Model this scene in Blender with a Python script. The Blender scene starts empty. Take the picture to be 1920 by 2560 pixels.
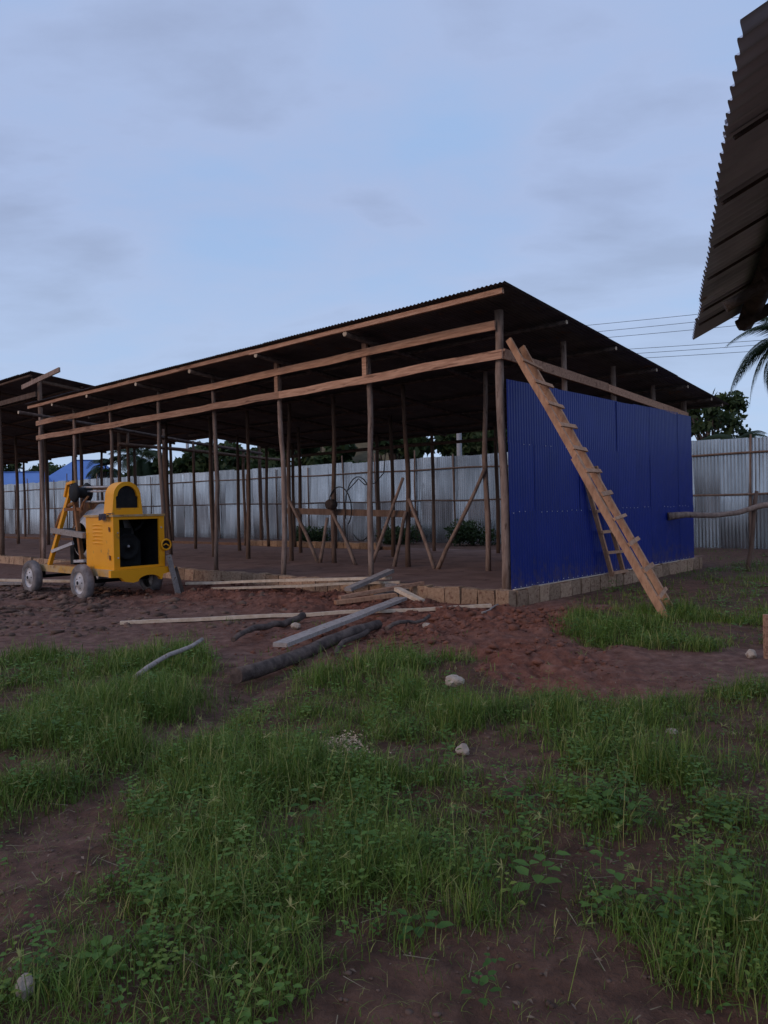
import bpy, bmesh, math, random
import numpy as np
from mathutils import Vector, Matrix, Euler

random.seed(7)
RNG = np.random.default_rng(11)
scene = bpy.context.scene
COL = scene.collection
R = math.radians

# ------------------------------------------------------------------ camera, world, sun, exposure
cam_d = bpy.data.cameras.new('camera')
cam = bpy.data.objects.new('camera', cam_d)
COL.objects.link(cam)
cam_d.sensor_fit = 'HORIZONTAL'
cam_d.sensor_width = 36.0
cam_d.lens = 36.0 * 1886.6 / 1920.0
cam_d.clip_start = 0.05
cam_d.clip_end = 3000.0
cam.matrix_world = (Matrix.Translation((0, 0, 1.55)) @ Matrix.Rotation(math.pi / 2 - 0.0077, 4, 'X')
                    @ Matrix.Rotation(-0.0217, 4, 'Z'))
scene.camera = cam

SUN_AZ = R(236)      # clockwise from +Y: behind the camera, to its left
SUN_EL = R(22)
world = bpy.data.worlds.new('World')
scene.world = world
world.use_nodes = True
wn, wl = world.node_tree.nodes, world.node_tree.links
wn.clear()


def N(tree, typ, **kw):
    n = tree.nodes.new(typ)
    for k, v in kw.items():
        if k.startswith('i_'):
            n.inputs[k[2:].replace('_', ' ')].default_value = v
        else:
            setattr(n, k, v)
    return n


def build_world():
    t = world.node_tree
    sky = N(t, 'ShaderNodeTexSky', sky_type='NISHITA', sun_disc=False)
    sky.sun_elevation = SUN_EL
    sky.sun_rotation = SUN_AZ
    sky.air_density = 1.2
    sky.dust_density = 1.0
    sky.ozone_density = 2.5
    k = N(t, 'ShaderNodeVectorMath', operation='SCALE')
    k.inputs['Scale'].default_value = 0.11
    wl.new(sky.outputs[0], k.inputs[0])
    # cloud sheet: noise on a plane high above
    tc = N(t, 'ShaderNodeTexCoord')
    sep = N(t, 'ShaderNodeSeparateXYZ')
    wl.new(tc.outputs['Generated'], sep.inputs[0])
    zc = N(t, 'ShaderNodeMath', operation='MAXIMUM')
    zc.inputs[1].default_value = 0.0
    wl.new(sep.outputs['Z'], zc.inputs[0])
    za = N(t, 'ShaderNodeMath', operation='ADD')
    za.inputs[1].default_value = 0.16
    wl.new(zc.outputs[0], za.inputs[0])
    dv = []
    for ax in 'XY':
        d = N(t, 'ShaderNodeMath', operation='DIVIDE')
        wl.new(sep.outputs[ax], d.inputs[0])
        wl.new(za.outputs[0], d.inputs[1])
        dv.append(d)
    cb = N(t, 'ShaderNodeCombineXYZ')
    wl.new(dv[0].outputs[0], cb.inputs['X'])
    wl.new(dv[1].outputs[0], cb.inputs['Y'])
    mp = N(t, 'ShaderNodeMapping')
    mp.inputs['Scale'].default_value = (0.8, 1.25, 1)
    mp.inputs['Rotation'].default_value = (0, 0, 0.35)
    mp.inputs['Location'].default_value = (5.3, 0.4, 0)
    wl.new(cb.outputs[0], mp.inputs[0])
    n1 = N(t, 'ShaderNodeTexNoise', i_Scale=0.95, i_Detail=8.0, i_Roughness=0.53, i_Distortion=0.6)
    n2 = N(t, 'ShaderNodeTexNoise', i_Scale=2.6, i_Detail=6.0, i_Roughness=0.55, i_Distortion=0.2)
    wl.new(mp.outputs[0], n1.inputs['Vector'])
    wl.new(mp.outputs[0], n2.inputs['Vector'])
    mix = N(t, 'ShaderNodeMix', data_type='FLOAT')
    mix.inputs[0].default_value = 0.42
    wl.new(n1.outputs[0], mix.inputs[2])
    wl.new(n2.outputs[0], mix.inputs[3])
    ramp = N(t, 'ShaderNodeValToRGB')
    ramp.color_ramp.elements[0].position = 0.36
    ramp.color_ramp.elements[0].color = (0.36, 0.52, 0.82, 1)
    ramp.color_ramp.elements[1].position = 0.62
    ramp.color_ramp.elements[1].color = (0.345, 0.425, 0.635, 1)
    e = ramp.color_ramp.elements.new(0.5)
    e.color = (0.42, 0.525, 0.785, 1)
    wl.new(mix.outputs[0], ramp.inputs[0])
    # horizon a touch paler (thinner cloud, bright sky low down)
    hz = N(t, 'ShaderNodeMapRange')
    hz.inputs['From Min'].default_value = 0.0
    hz.inputs['From Max'].default_value = 0.36
    hz.inputs['To Min'].default_value = 0.75
    hz.inputs['To Max'].default_value = 0.0
    hz.clamp = True
    wl.new(zc.outputs[0], hz.inputs[0])
    m2 = N(t, 'ShaderNodeMix', data_type='RGBA')
    m2.inputs[7].default_value = (0.53, 0.69, 0.93, 1)
    wl.new(hz.outputs[0], m2.inputs[0])
    wl.new(ramp.outputs[0], m2.inputs[6])
    m3 = N(t, 'ShaderNodeMix', data_type='RGBA')
    m3.inputs[0].default_value = 0.93
    wl.new(k.outputs[0], m3.inputs[6])
    wl.new(m2.outputs[2], m3.inputs[7])
    bg = N(t, 'ShaderNodeBackground')
    bg.inputs['Strength'].default_value = 1.0
    wl.new(m3.outputs[2], bg.inputs[0])
    out = N(t, 'ShaderNodeOutputWorld')
    wl.new(bg.outputs[0], out.inputs[0])


build_world()

sun_d = bpy.data.lights.new('sun', 'SUN')
sun_d.energy = 0.8
sun_d.angle = R(20)
sun_d.color = (1.0, 0.68, 0.46)
sun = bpy.data.objects.new('sun', sun_d)
COL.objects.link(sun)
sdir = Vector((math.sin(SUN_AZ) * math.cos(SUN_EL), math.cos(SUN_AZ) * math.cos(SUN_EL), math.sin(SUN_EL)))
sun.rotation_euler = sdir.to_track_quat('Z', 'Y').to_euler()
sun.location = (-6, -12, 14)

vs = scene.view_settings
vs.view_transform = 'Standard'
vs.look = 'None'
vs.exposure = 0.0
vs.gamma = 1.0
vs.use_curve_mapping = False
scene.render.engine = 'CYCLES'
scene.render.resolution_x = 768
scene.render.resolution_y = 1024

# ------------------------------------------------------------------ frame of the sheds (x to the right along the front, y into the depth)
YAW = 0.7386
SC = Vector((1.8294, 11.5534, 0.0))          # outer front corner of the big shed, on the ground
LV = Vector((-math.cos(YAW), math.sin(YAW), 0))
RV = Vector((math.sin(YAW), math.cos(YAW), 0))


def SH(a, b, z):
    return SC + LV * a + RV * b + Vector((0, 0, z))


# ------------------------------------------------------------------ noise
def _hash(ix, iy, seed):
    h = (ix.astype(np.int64) * 374761393 + iy.astype(np.int64) * 668265263 + seed * 982451653) & 0x7fffffff
    h = ((h ^ (h >> 13)) * 1274126177) & 0x7fffffff
    return ((h ^ (h >> 16)) & 0xffff) / 65535.0


def vnoise(x, y, seed=0):
    ix, iy = np.floor(x), np.floor(y)
    fx, fy = x - ix, y - iy
    fx, fy = fx * fx * (3 - 2 * fx), fy * fy * (3 - 2 * fy)
    a, b = _hash(ix, iy, seed), _hash(ix + 1, iy, seed)
    c, d = _hash(ix, iy + 1, seed), _hash(ix + 1, iy + 1, seed)
    return (a + (b - a) * fx) * (1 - fy) + (c + (d - c) * fx) * fy


def fbm(x, y, seed=0, octs=4, gain=0.5):
    s, amp, tot, f = 0.0, 1.0, 0.0, 1.0
    for o in range(octs):
        s = s + amp * vnoise(x * f + 17.3 * o, y * f - 9.1 * o, seed + o * 7)
        tot += amp
        amp *= gain
        f *= 2.03
    return s / tot


def inpoly(x, y, poly):
    res = np.zeros(x.shape, bool)
    n = len(poly)
    for i in range(n):
        x1, y1 = poly[i]
        x2, y2 = poly[(i + 1) % n]
        if y1 == y2:
            continue
        c = ((y1 > y) != (y2 > y)) & (x < (x2 - x1) * (y - y1) / (y2 - y1) + x1)
        res ^= c
    return res


# ------------------------------------------------------------------ materials
MATS = {}


def mat(name, col, col2=None, scale=8.0, rough=0.8, metal=0.0, bump=0.0, bscale=40.0, stretch=(1, 1, 1), rnd=0.0,
        spec=0.3, spots=None, detail=5.0, ramp=(0.35, 0.65), hue=0.0):
    """procedural surface: two colours mixed by noise in object space, optional per-object value shift, bump"""
    m = bpy.data.materials.new(name)
    m.use_nodes = True
    t = m.node_tree
    L = t.links
    b = t.nodes['Principled BSDF']
    b.inputs['Roughness'].default_value = rough
    b.inputs['Metallic'].default_value = metal
    b.inputs['Specular IOR Level'].default_value = spec
    tc = N(t, 'ShaderNodeTexCoord')
    mp = N(t, 'ShaderNodeMapping')
    mp.inputs['Scale'].default_value = stretch
    L.new(tc.outputs['Object'], mp.inputs[0])
    oi = N(t, 'ShaderNodeObjectInfo')
    off = N(t, 'ShaderNodeVectorMath', operation='SCALE')
    off.inputs[0].default_value = (37, 19, 53)
    L.new(oi.outputs['Random'], off.inputs['Scale'])
    L.new(off.outputs[0], mp.inputs['Location'])
    n = N(t, 'ShaderNodeTexNoise', i_Scale=scale, i_Detail=detail, i_Roughness=0.6)
    L.new(mp.outputs[0], n.inputs['Vector'])
    rp = N(t, 'ShaderNodeValToRGB')
    rp.color_ramp.elements[0].position, rp.color_ramp.elements[1].position = ramp
    rp.color_ramp.elements[0].color = (*col, 1)
    rp.color_ramp.elements[1].color = (*(col2 or col), 1)
    L.new(n.outputs[0], rp.inputs[0])
    cur = rp.outputs[0]
    if spots:
        n3 = N(t, 'ShaderNodeTexNoise', i_Scale=spots[1], i_Detail=4.0, i_Roughness=0.65)
        L.new(mp.outputs[0], n3.inputs['Vector'])
        r3 = N(t, 'ShaderNodeValToRGB')
        r3.color_ramp.elements[0].position, r3.color_ramp.elements[1].position = spots[2], spots[2] + 0.08
        L.new(n3.outputs[0], r3.inputs[0])
        mx = N(t, 'ShaderNodeMix', data_type='RGBA')
        mx.inputs[7].default_value = (*spots[0], 1)
        L.new(r3.outputs[0], mx.inputs[0])
        L.new(cur, mx.inputs[6])
        cur = mx.outputs[2]
    if rnd > 0:
        hs = N(t, 'ShaderNodeHueSaturation')
        mr = N(t, 'ShaderNodeMapRange')
        mr.inputs['To Min'].default_value, mr.inputs['To Max'].default_value = 1 - rnd, 1 + rnd
        L.new(oi.outputs['Random'], mr.inputs[0])
        L.new(mr.outputs[0], hs.inputs['Value'])
        L.new(cur, hs.inputs['Color'])
        cur = hs.outputs[0]
    L.new(cur, b.inputs['Base Color'])
    if bump > 0:
        n2 = N(t, 'ShaderNodeTexNoise', i_Scale=bscale, i_Detail=5.0, i_Roughness=0.6)
        L.new(mp.outputs[0], n2.inputs['Vector'])
        bp = N(t, 'ShaderNodeBump', i_Strength=bump, i_Distance=0.02)
        L.new(n2.outputs[0], bp.inputs['Height'])
        L.new(bp.outputs[0], b.inputs['Normal'])
    MATS[name] = m
    return m


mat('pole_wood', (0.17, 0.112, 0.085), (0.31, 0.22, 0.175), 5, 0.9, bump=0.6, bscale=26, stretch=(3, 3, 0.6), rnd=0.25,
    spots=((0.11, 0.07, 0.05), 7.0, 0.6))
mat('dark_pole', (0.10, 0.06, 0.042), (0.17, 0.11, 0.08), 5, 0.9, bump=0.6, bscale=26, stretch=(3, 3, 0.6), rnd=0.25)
mat('sawn_wood', (0.34, 0.175, 0.11), (0.54, 0.315, 0.205), 4, 0.85, bump=0.45, bscale=30, stretch=(0.7, 8, 8), rnd=0.22,
    spots=((0.20, 0.10, 0.062), 1.6, 0.58))
mat('ladder_wood', (0.30, 0.155, 0.09), (0.50, 0.28, 0.165), 5, 0.8, bump=0.25, bscale=30, stretch=(3, 3, 1), rnd=0.14,
    spots=((0.25, 0.13, 0.075), 5.0, 0.6))
mat('pale_wood', (0.48, 0.36, 0.25), (0.64, 0.52, 0.40), 4, 0.8, bump=0.2, bscale=30, stretch=(3, 3, 3), rnd=0.12)
mat('grey_wood', (0.24, 0.20, 0.18), (0.38, 0.33, 0.30), 4, 0.85, bump=0.4, bscale=30, stretch=(3, 3, 3), rnd=0.12,
    spots=((0.15, 0.09, 0.06), 4.0, 0.58))
mat('bark', (0.055, 0.04, 0.035), (0.13, 0.095, 0.08), 9, 0.95, bump=0.9, bscale=30, rnd=0.2)
mat('roof_iron', (0.062, 0.062, 0.070), (0.11, 0.108, 0.115), 3, 0.55, 0.35, spots=((0.14, 0.085, 0.06), 2.2, 0.60), rnd=0.18)
mat('old_iron', (0.50, 0.52, 0.58), (0.66, 0.68, 0.74), 3, 0.5, 0.75, spots=((0.34, 0.26, 0.22), 2.6, 0.60), rnd=0.12)
mat('blue_iron', (0.004, 0.017, 0.16), (0.006, 0.020, 0.185), 2.5, 0.42, 0.0, rnd=0.05, spec=0.25,
    spots=((0.018, 0.024, 0.18), 3.0, 0.62))
mat('galvanised', (0.29, 0.30, 0.32), (0.47, 0.48, 0.505), 1.2, 0.18, 0.96, rnd=0.20, stretch=(3, 1, 0.3),
    spots=((0.22, 0.22, 0.235), 1.8, 0.62))
mat('block', (0.30, 0.185, 0.115), (0.43, 0.285, 0.185), 7, 0.95, bump=0.6, bscale=50, rnd=0.28, spots=((0.20, 0.10, 0.065), 5.0, 0.56))
mat('mortar', (0.15, 0.085, 0.06), (0.22, 0.13, 0.09), 9, 0.95, bump=0.6, bscale=50)
mat('floor_earth', (0.155, 0.088, 0.07), (0.24, 0.145, 0.115), 1.6, 0.95, bump=0.7, bscale=14, spots=((0.10, 0.055, 0.045), 2.3, 0.58), detail=8)
mat('yellow_paint', (0.80, 0.33, 0.008), (0.86, 0.37, 0.010), 3, 0.45, spots=((0.45, 0.22, 0.04), 5.0, 0.63), bump=0.05, bscale=8)
mat('dusty_yellow', (0.50, 0.27, 0.06), (0.46, 0.34, 0.20), 5, 0.7, spots=((0.22, 0.12, 0.06), 6.0, 0.57))
mat('rust', (0.16, 0.065, 0.03), (0.30, 0.14, 0.06), 8, 0.85, bump=0.4, bscale=40, spots=((0.40, 0.22, 0.05), 5.0, 0.62))
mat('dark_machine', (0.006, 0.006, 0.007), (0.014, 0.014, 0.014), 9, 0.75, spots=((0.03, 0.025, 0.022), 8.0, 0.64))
mat('cement_grey', (0.36, 0.34, 0.34), (0.52, 0.50, 0.50), 5, 0.9, bump=0.5, bscale=30, spots=((0.24, 0.20, 0.19), 5.0, 0.60))
mat('tyre', (0.10, 0.085, 0.08), (0.27, 0.24, 0.235), 5, 0.95, bump=0.5, bscale=30)
mat('rim', (0.46, 0.44, 0.44), (0.62, 0.60, 0.60), 6, 0.8, spots=((0.22, 0.17, 0.15), 8.0, 0.60))
mat('cloth_dark', (0.02, 0.018, 0.03), (0.04, 0.035, 0.05), 9, 0.95)
mat('cable', (0.012, 0.012, 0.014), (0.02, 0.02, 0.022), 9, 0.6)
mat('nail', (0.45, 0.45, 0.46), (0.55, 0.55, 0.56), 9, 0.7, 0.0)
mat('stone', (0.30, 0.24, 0.19), (0.46, 0.385, 0.315), 9, 0.95, bump=0.8, bscale=30, spots=((0.28, 0.20, 0.15), 9.0, 0.60))
mat('concrete', (0.30, 0.30, 0.31), (0.38, 0.38, 0.39), 3, 0.9)
mat('blue_roof', (0.105, 0.21, 0.50), (0.13, 0.25, 0.56), 0.8, 0.5, 0.1)
mat('grey_roof', (0.24, 0.28, 0.36), (0.30, 0.34, 0.42), 0.8, 0.5, 0.2)
mat('thatch', (0.085, 0.07, 0.042), (0.15, 0.125, 0.075), 1.6, 0.95, bump=0.8, bscale=9, stretch=(1, 1, 4))
mat('plaster', (0.40, 0.36, 0.33), (0.50, 0.46, 0.43), 1.0, 0.9)
mat('pane', (0.02, 0.025, 0.035), (0.03, 0.035, 0.045), 1.0, 0.15)
mat('clod', (0.13, 0.055, 0.036), (0.22, 0.094, 0.064), 3.0, 0.95, bump=0.7, bscale=60)
mat('crumb', (0.07, 0.042, 0.030), (0.19, 0.12, 0.09), 3.0, 0.95)
mat('chip', (0.40, 0.27, 0.17), (0.58, 0.43, 0.30), 40.0, 0.9)
mat('litter', (0.10, 0.065, 0.045), (0.26, 0.19, 0.14), 3.0, 0.9)
mat('straw', (0.14, 0.11, 0.065), (0.28, 0.235, 0.15), 2.0, 0.9)


def leaf_mat(name, c0, c1, c2, attr=True):
    """leaf colour from a per-blade 'tint' value, a little light passing through"""
    m = bpy.data.materials.new(name)
    m.use_nodes = True
    t = m.node_tree
    L = t.links
    b = t.nodes['Principled BSDF']
    b.inputs['Roughness'].default_value = 0.6
    b.inputs['Specular IOR Level'].default_value = 0.25
    a = N(t, 'ShaderNodeAttribute', attribute_name='tint')
    rp = N(t, 'ShaderNodeValToRGB')
    rp.color_ramp.elements[0].color = (*c0, 1)
    rp.color_ramp.elements[1].color = (*c2, 1)
    e = rp.color_ramp.elements.new(0.5)
    e.color = (*c1, 1)
    L.new(a.outputs['Fac'], rp.inputs[0])
    L.new(rp.outputs[0], b.inputs['Base Color'])
    tr = N(t, 'ShaderNodeBsdfTranslucent')
    L.new(rp.outputs[0], tr.inputs[0])
    mx = N(t, 'ShaderNodeMixShader')
    mx.inputs[0].default_value = 0.25
    L.new(b.outputs[0], mx.inputs[1])
    L.new(tr.outputs[0], mx.inputs[2])
    L.new(mx.outputs[0], t.nodes['Material Output'].inputs[0])
    MATS[name] = m


def splash(m):
    t = m.node_tree
    b = t.nodes['Principled BSDF']
    src = b.inputs['Base Color'].links[0].from_socket
    ge = N(t, 'ShaderNodeNewGeometry')
    sp = N(t, 'ShaderNodeSeparateXYZ')
    t.links.new(ge.outputs['Position'], sp.inputs[0])
    mr = N(t, 'ShaderNodeMapRange')
    mr.inputs['From Min'].default_value, mr.inputs['From Max'].default_value = 0.23, 0.95
    mr.inputs['To Min'].default_value, mr.inputs['To Max'].default_value = 0.62, 0.30
    t.links.new(sp.outputs['Z'], mr.inputs[0])
    n = N(t, 'ShaderNodeTexNoise', i_Scale=6.0, i_Detail=8.0, i_Roughness=0.7)
    t.links.new(ge.outputs['Position'], n.inputs['Vector'])
    ad = N(t, 'ShaderNodeMath', operation='ADD')
    t.links.new(mr.outputs[0], ad.inputs[0])
    t.links.new(n.outputs[0], ad.inputs[1])
    m2 = N(t, 'ShaderNodeMapRange')
    m2.inputs['From Min'].default_value, m2.inputs['From Max'].default_value = 0.98, 1.22
    m2.inputs['To Max'].default_value = 0.55
    t.links.new(ad.outputs[0], m2.inputs[0])
    mx_ = N(t, 'ShaderNodeMix', data_type='RGBA')
    mx_.inputs[7].default_value = (0.10, 0.07, 0.075, 1)
    t.links.new(m2.outputs[0], mx_.inputs[0])
    t.links.new(src, mx_.inputs[6])
    t.links.new(mx_.outputs[2], b.inputs['Base Color'])


splash(MATS['blue_iron'])
leaf_mat('grass', (0.064, 0.118, 0.018), (0.138, 0.218, 0.034), (0.36, 0.32, 0.12))
leaf_mat('weed', (0.052, 0.118, 0.020), (0.105, 0.20, 0.036), (0.21, 0.26, 0.045))
leaf_mat('tree_leaf', (0.022, 0.040, 0.016), (0.042, 0.068, 0.024), (0.075, 0.10, 0.034))
leaf_mat('palm_leaf', (0.014, 0.028, 0.014), (0.026, 0.048, 0.020), (0.06, 0.07, 0.03))


def ground_material():
    m = bpy.data.materials.new('ground_soil')
    m.use_nodes = True
    t = m.node_tree
    L = t.links
    b = t.nodes['Principled BSDF']
    b.inputs['Roughness'].default_value = 0.92
    b.inputs['Specular IOR Level'].default_value = 0.25
    tc = N(t, 'ShaderNodeTexCoord')
    n1 = N(t, 'ShaderNodeTexNoise', i_Scale=0.9, i_Detail=8.0, i_Roughness=0.62)
    n2 = N(t, 'ShaderNodeTexNoise', i_Scale=7.0, i_Detail=8.0, i_Roughness=0.65)
    n3 = N(t, 'ShaderNodeTexNoise', i_Scale=45.0, i_Detail=5.0, i_Roughness=0.7)
    for n in (n1, n2, n3):
        L.new(tc.outputs['Object'], n.inputs['Vector'])
    red = N(t, 'ShaderNodeValToRGB')
    for i, (p, c) in enumerate([(0.30, (0.098, 0.034, 0.021)), (0.5, (0.185, 0.066, 0.040)), (0.72, (0.275, 0.118, 0.078))]):
        e = red.color_ramp.elements[i] if i < 2 else red.color_ramp.elements.new(p)
        e.position = p
        e.color = (*c, 1)
    L.new(n2.outputs[0], red.inputs[0])
    gry = N(t, 'ShaderNodeValToRGB')
    for i, (p, c) in enumerate([(0.30, (0.082, 0.042, 0.031)), (0.5, (0.150, 0.080, 0.060)), (0.72, (0.245, 0.145, 0.112))]):
        e = gry.color_ramp.elements[i] if i < 2 else gry.color_ramp.elements.new(p)
        e.position = p
        e.color = (*c, 1)
    L.new(n2.outputs[0], gry.inputs[0])
    drk = N(t, 'ShaderNodeValToRGB')
    for i, (p, c) in enumerate([(0.33, (0.052, 0.027, 0.017)), (0.67, (0.145, 0.074, 0.046))]):
        drk.color_ramp.elements[i].position = p
        drk.color_ramp.elements[i].color = (*c, 1)
    L.new(n2.outputs[0], drk.inputs[0])
    ar = N(t, 'ShaderNodeAttribute', attribute_name='red')
    ag = N(t, 'ShaderNodeAttribute', attribute_name='turf')

    def soft(src, amt):
        ad = N(t, 'ShaderNodeMath', operation='MULTIPLY_ADD')
        ad.inputs[1].default_value = amt
        ad.inputs[2].default_value = -amt * 0.5
        L.new(n1.outputs[0], ad.inputs[0])
        s = N(t, 'ShaderNodeMath', operation='ADD', use_clamp=True)
        L.new(src, s.inputs[0])
        L.new(ad.outputs[0], s.inputs[1])
        return s.outputs[0]
    m1 = N(t, 'ShaderNodeMix', data_type='RGBA')
    L.new(soft(ar.outputs['Fac'], 1.1), m1.inputs[0])
    L.new(gry.outputs[0], m1.inputs[6])
    L.new(red.outputs[0], m1.inputs[7])
    m2 = N(t, 'ShaderNodeMix', data_type='RGBA')
    L.new(soft(ag.outputs['Fac'], 0.8), m2.inputs[0])
    L.new(m1.outputs[2], m2.inputs[6])
    L.new(drk.outputs[0], m2.inputs[7])
    L.new(m2.outputs[2], b.inputs['Base Color'])
    b1 = N(t, 'ShaderNodeBump', i_Strength=0.9, i_Distance=0.045)
    L.new(n2.outputs[0], b1.inputs['Height'])
    b2 = N(t, 'ShaderNodeBump', i_Strength=0.9, i_Distance=0.014)
    L.new(n3.outputs[0], b2.inputs['Height'])
    L.new(b1.outputs[0], b2.inputs['Normal'])
    L.new(b2.outputs[0], b.inputs['Normal'])
    MATS['ground'] = m


ground_material()


# ------------------------------------------------------------------ mesh helpers
class MB:
    def __init__(self):
        self.v, self.f, self.s = [], [], []

    def add(self, vs_, fs_, smooth=False):
        o = len(self.v)
        self.v += [tuple(p) for p in vs_]
        self.f += [tuple(i + o for i in f) for f in fs_]
        self.s += [smooth] * len(fs_)
        return self

    def hexa(self, p):
        return self.add(p, [(0, 3, 2, 1), (4, 5, 6, 7), (0, 1, 5, 4), (1, 2, 6, 5), (2, 3, 7, 6), (3, 0, 4, 7)])

    def box(self, x0, x1, y0, y1, z0, z1, j=0.0):
        J = lambda: random.uniform(-j, j) if j else 0.0
        p = [(x0, y0, z0), (x1, y0, z0), (x1, y1, z0), (x0, y1, z0), (x0, y0, z1), (x1, y0, z1), (x1, y1, z1), (x0, y1, z1)]
        return self.hexa([(a + J(), b + J(), c + J()) for a, b, c in p])

    def bar(self, p, q, w, h, up=(0, 0, 1), segs=1, wob=0.0):
        """rectangular board from p to q: w across, h along 'up'"""
        p, q = Vector(p), Vector(q)
        d = (q - p).normalized()
        s = d.cross(Vector(up))
        if s.length < 1e-4:
            s = d.cross(Vector((1, 0, 0)))
        s.normalize()
        u = s.cross(d).normalized()
        vs_, fs_ = [], []
        for i in range(segs + 1):
            t = i / segs
            c = p.lerp(q, t)
            if wob and 0 < i < segs:
                c = c + s * random.uniform(-wob, wob) + u * random.uniform(-wob, wob)
            k = 1 + (random.uniform(-0.05, 0.05) if segs > 1 else 0)
            for a, b in ((-1, -1), (1, -1), (1, 1), (-1, 1)):
                vs_.append(c + s * a * w * k / 2 + u * b * h * k / 2)
        fs_.append((3, 2, 1, 0))
        for i in range(segs):
            o = i * 4
            for k in range(4):
                fs_.append((o + k, o + (k + 1) % 4, o + 4 + (k + 1) % 4, o + 4 + k))
        o = segs * 4
        fs_.append((o, o + 1, o + 2, o + 3))
        return self.add(vs_, fs_)

    def tube(self, pts, rad, n=8, cap=True, knob=0.0):
        pts = [Vector(p) for p in pts]
        m = len(pts)
        if not hasattr(rad, '__len__'):
            rad = [rad] * m
        vs_, fs_ = [], []
        ref = None
        for i, p in enumerate(pts):
            d = (pts[min(i + 1, m - 1)] - pts[max(i - 1, 0)]).normalized()
            if ref is None:
                ref = Vector((0, 0, 1)) if abs(d.z) < 0.9 else Vector((1, 0, 0))
            s = d.cross(ref).normalized()
            u = s.cross(d).normalized()
            ref = u
            for k in range(n):
                a = 2 * math.pi * k / n
                rr = rad[i] * (1 + (random.uniform(-knob, knob) if knob else 0))
                vs_.append(p + s * math.cos(a) * rr + u * math.sin(a) * rr)
        for i in range(m - 1):
            for k in range(n):
                fs_.append((i * n + k, i * n + (k + 1) % n, (i + 1) * n + (k + 1) % n, (i + 1) * n + k))
        self.add(vs_, fs_, True)
        if cap:
            o = len(self.v) - m * n
            self.f += [tuple(o + k for k in range(n))[::-1], tuple(o + (m - 1) * n + k for k in range(n))]
            self.s += [False, False]
        return self

    def pole(self, p, q, r0, r1, bend=0.03, segs=7, n=8):
        """a rough natural pole with slight bends and knots"""
        p, q = Vector(p), Vector(q)
        d = (q - p).normalized()
        s = d.cross(Vector((0.3, 0.8, 0.1))).normalized()
        u = d.cross(s)
        ph, ph2 = random.uniform(0, 6.3), random.uniform(0, 6.3)
        pts, rad = [], []
        for i in range(segs + 1):
            t = i / segs
            w = math.sin(math.pi * t)
            pts.append(p.lerp(q, t) + s * bend * (w * math.sin(ph + 4.2 * t) + random.uniform(-0.2, 0.2))
                       + u * bend * (w * math.cos(ph2 + 3.4 * t) + random.uniform(-0.2, 0.2)))
            rad.append((r0 + (r1 - r0) * t) * random.uniform(0.92, 1.1))
        return self.tube(pts, rad, n, True, 0.06)

    def lathe(self, prof, axis='Y', n=24, c=(0, 0, 0), smooth=True):
        """prof: list of (radius, along)"""
        vs_, fs_ = [], []
        m = len(prof)
        for r, h in prof:
            for k in range(n):
                a = 2 * math.pi * k / n
                x, y = r * math.cos(a), r * math.sin(a)
                if axis == 'Y':
                    vs_.append((c[0] + x, c[1] + h, c[2] + y))
                elif axis == 'X':
                    vs_.append((c[0] + h, c[1] + x, c[2] + y))
                else:
                    vs_.append((c[0] + x, c[1] + y, c[2] + h))
        for i in range(m - 1):
            for k in range(n):
                fs_.append((i * n + k, i * n + (k + 1) % n, (i + 1) * n + (k + 1) % n, (i + 1) * n + k))
        return self.add(vs_, fs_, smooth)

    def prism(self, poly, h0, h1, axis='X'):
        """extrude a polygon (two coordinates) along an axis"""
        m = len(poly)
        P = lambda u, w, h: (h, u, w) if axis == 'X' else ((u, h, w) if axis == 'Y' else (u, w, h))
        vs_ = [P(u, w, h0) for u, w in poly] + [P(u, w, h1) for u, w in poly]
        fs_ = [tuple(range(m))[::-1], tuple(range(m, 2 * m))]
        for i in range(m):
            j = (i + 1) % m
            fs_.append((i, j, m + j, m + i))
        return self.add(vs_, fs_)

    def mesh(self, name, material):
        me = bpy.data.meshes.new(name)
        me.from_pydata(self.v, [], self.f)
        me.polygons.foreach_set('use_smooth', self.s)
        bm = bmesh.new()
        bm.from_mesh(me)
        bmesh.ops.recalc_face_normals(bm, faces=bm.faces)
        bm.to_mesh(me)
        bm.free()
        me.materials.append(MATS[material])
        return me


def tag(o, label=None, cat=None, group=None, kind=None):
    for k, v in (('label', label), ('category', cat), ('group', group), ('kind', kind)):
        if v:
            o[k] = v
    return o


def link(name, data, parent=None, loc=(0, 0, 0), rot=(0, 0, 0)):
    o = bpy.data.objects.new(name, data)
    COL.objects.link(o)
    o.parent = parent
    o.location = loc
    o.rotation_euler = rot
    return o


def thing(name, label, cat, loc=(0, 0, 0), rotz=0.0, group=None):
    return tag(link(name, None, None, loc, (0, 0, rotz)), label, cat, group)


def part(name, mb, material, parent):
    return link(name, mb.mesh(name, material), parent)


def solo(name, mb, material, label, cat, group=None, loc=(0, 0, 0)):
    """a thing that is one mesh, built round its own base"""
    c = Vector(loc)
    mb.v = [(x - c.x, y - c.y, z - c.z) for x, y, z in mb.v]
    return tag(link(name, mb.mesh(name, material), None, loc), label, cat, group)


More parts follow.
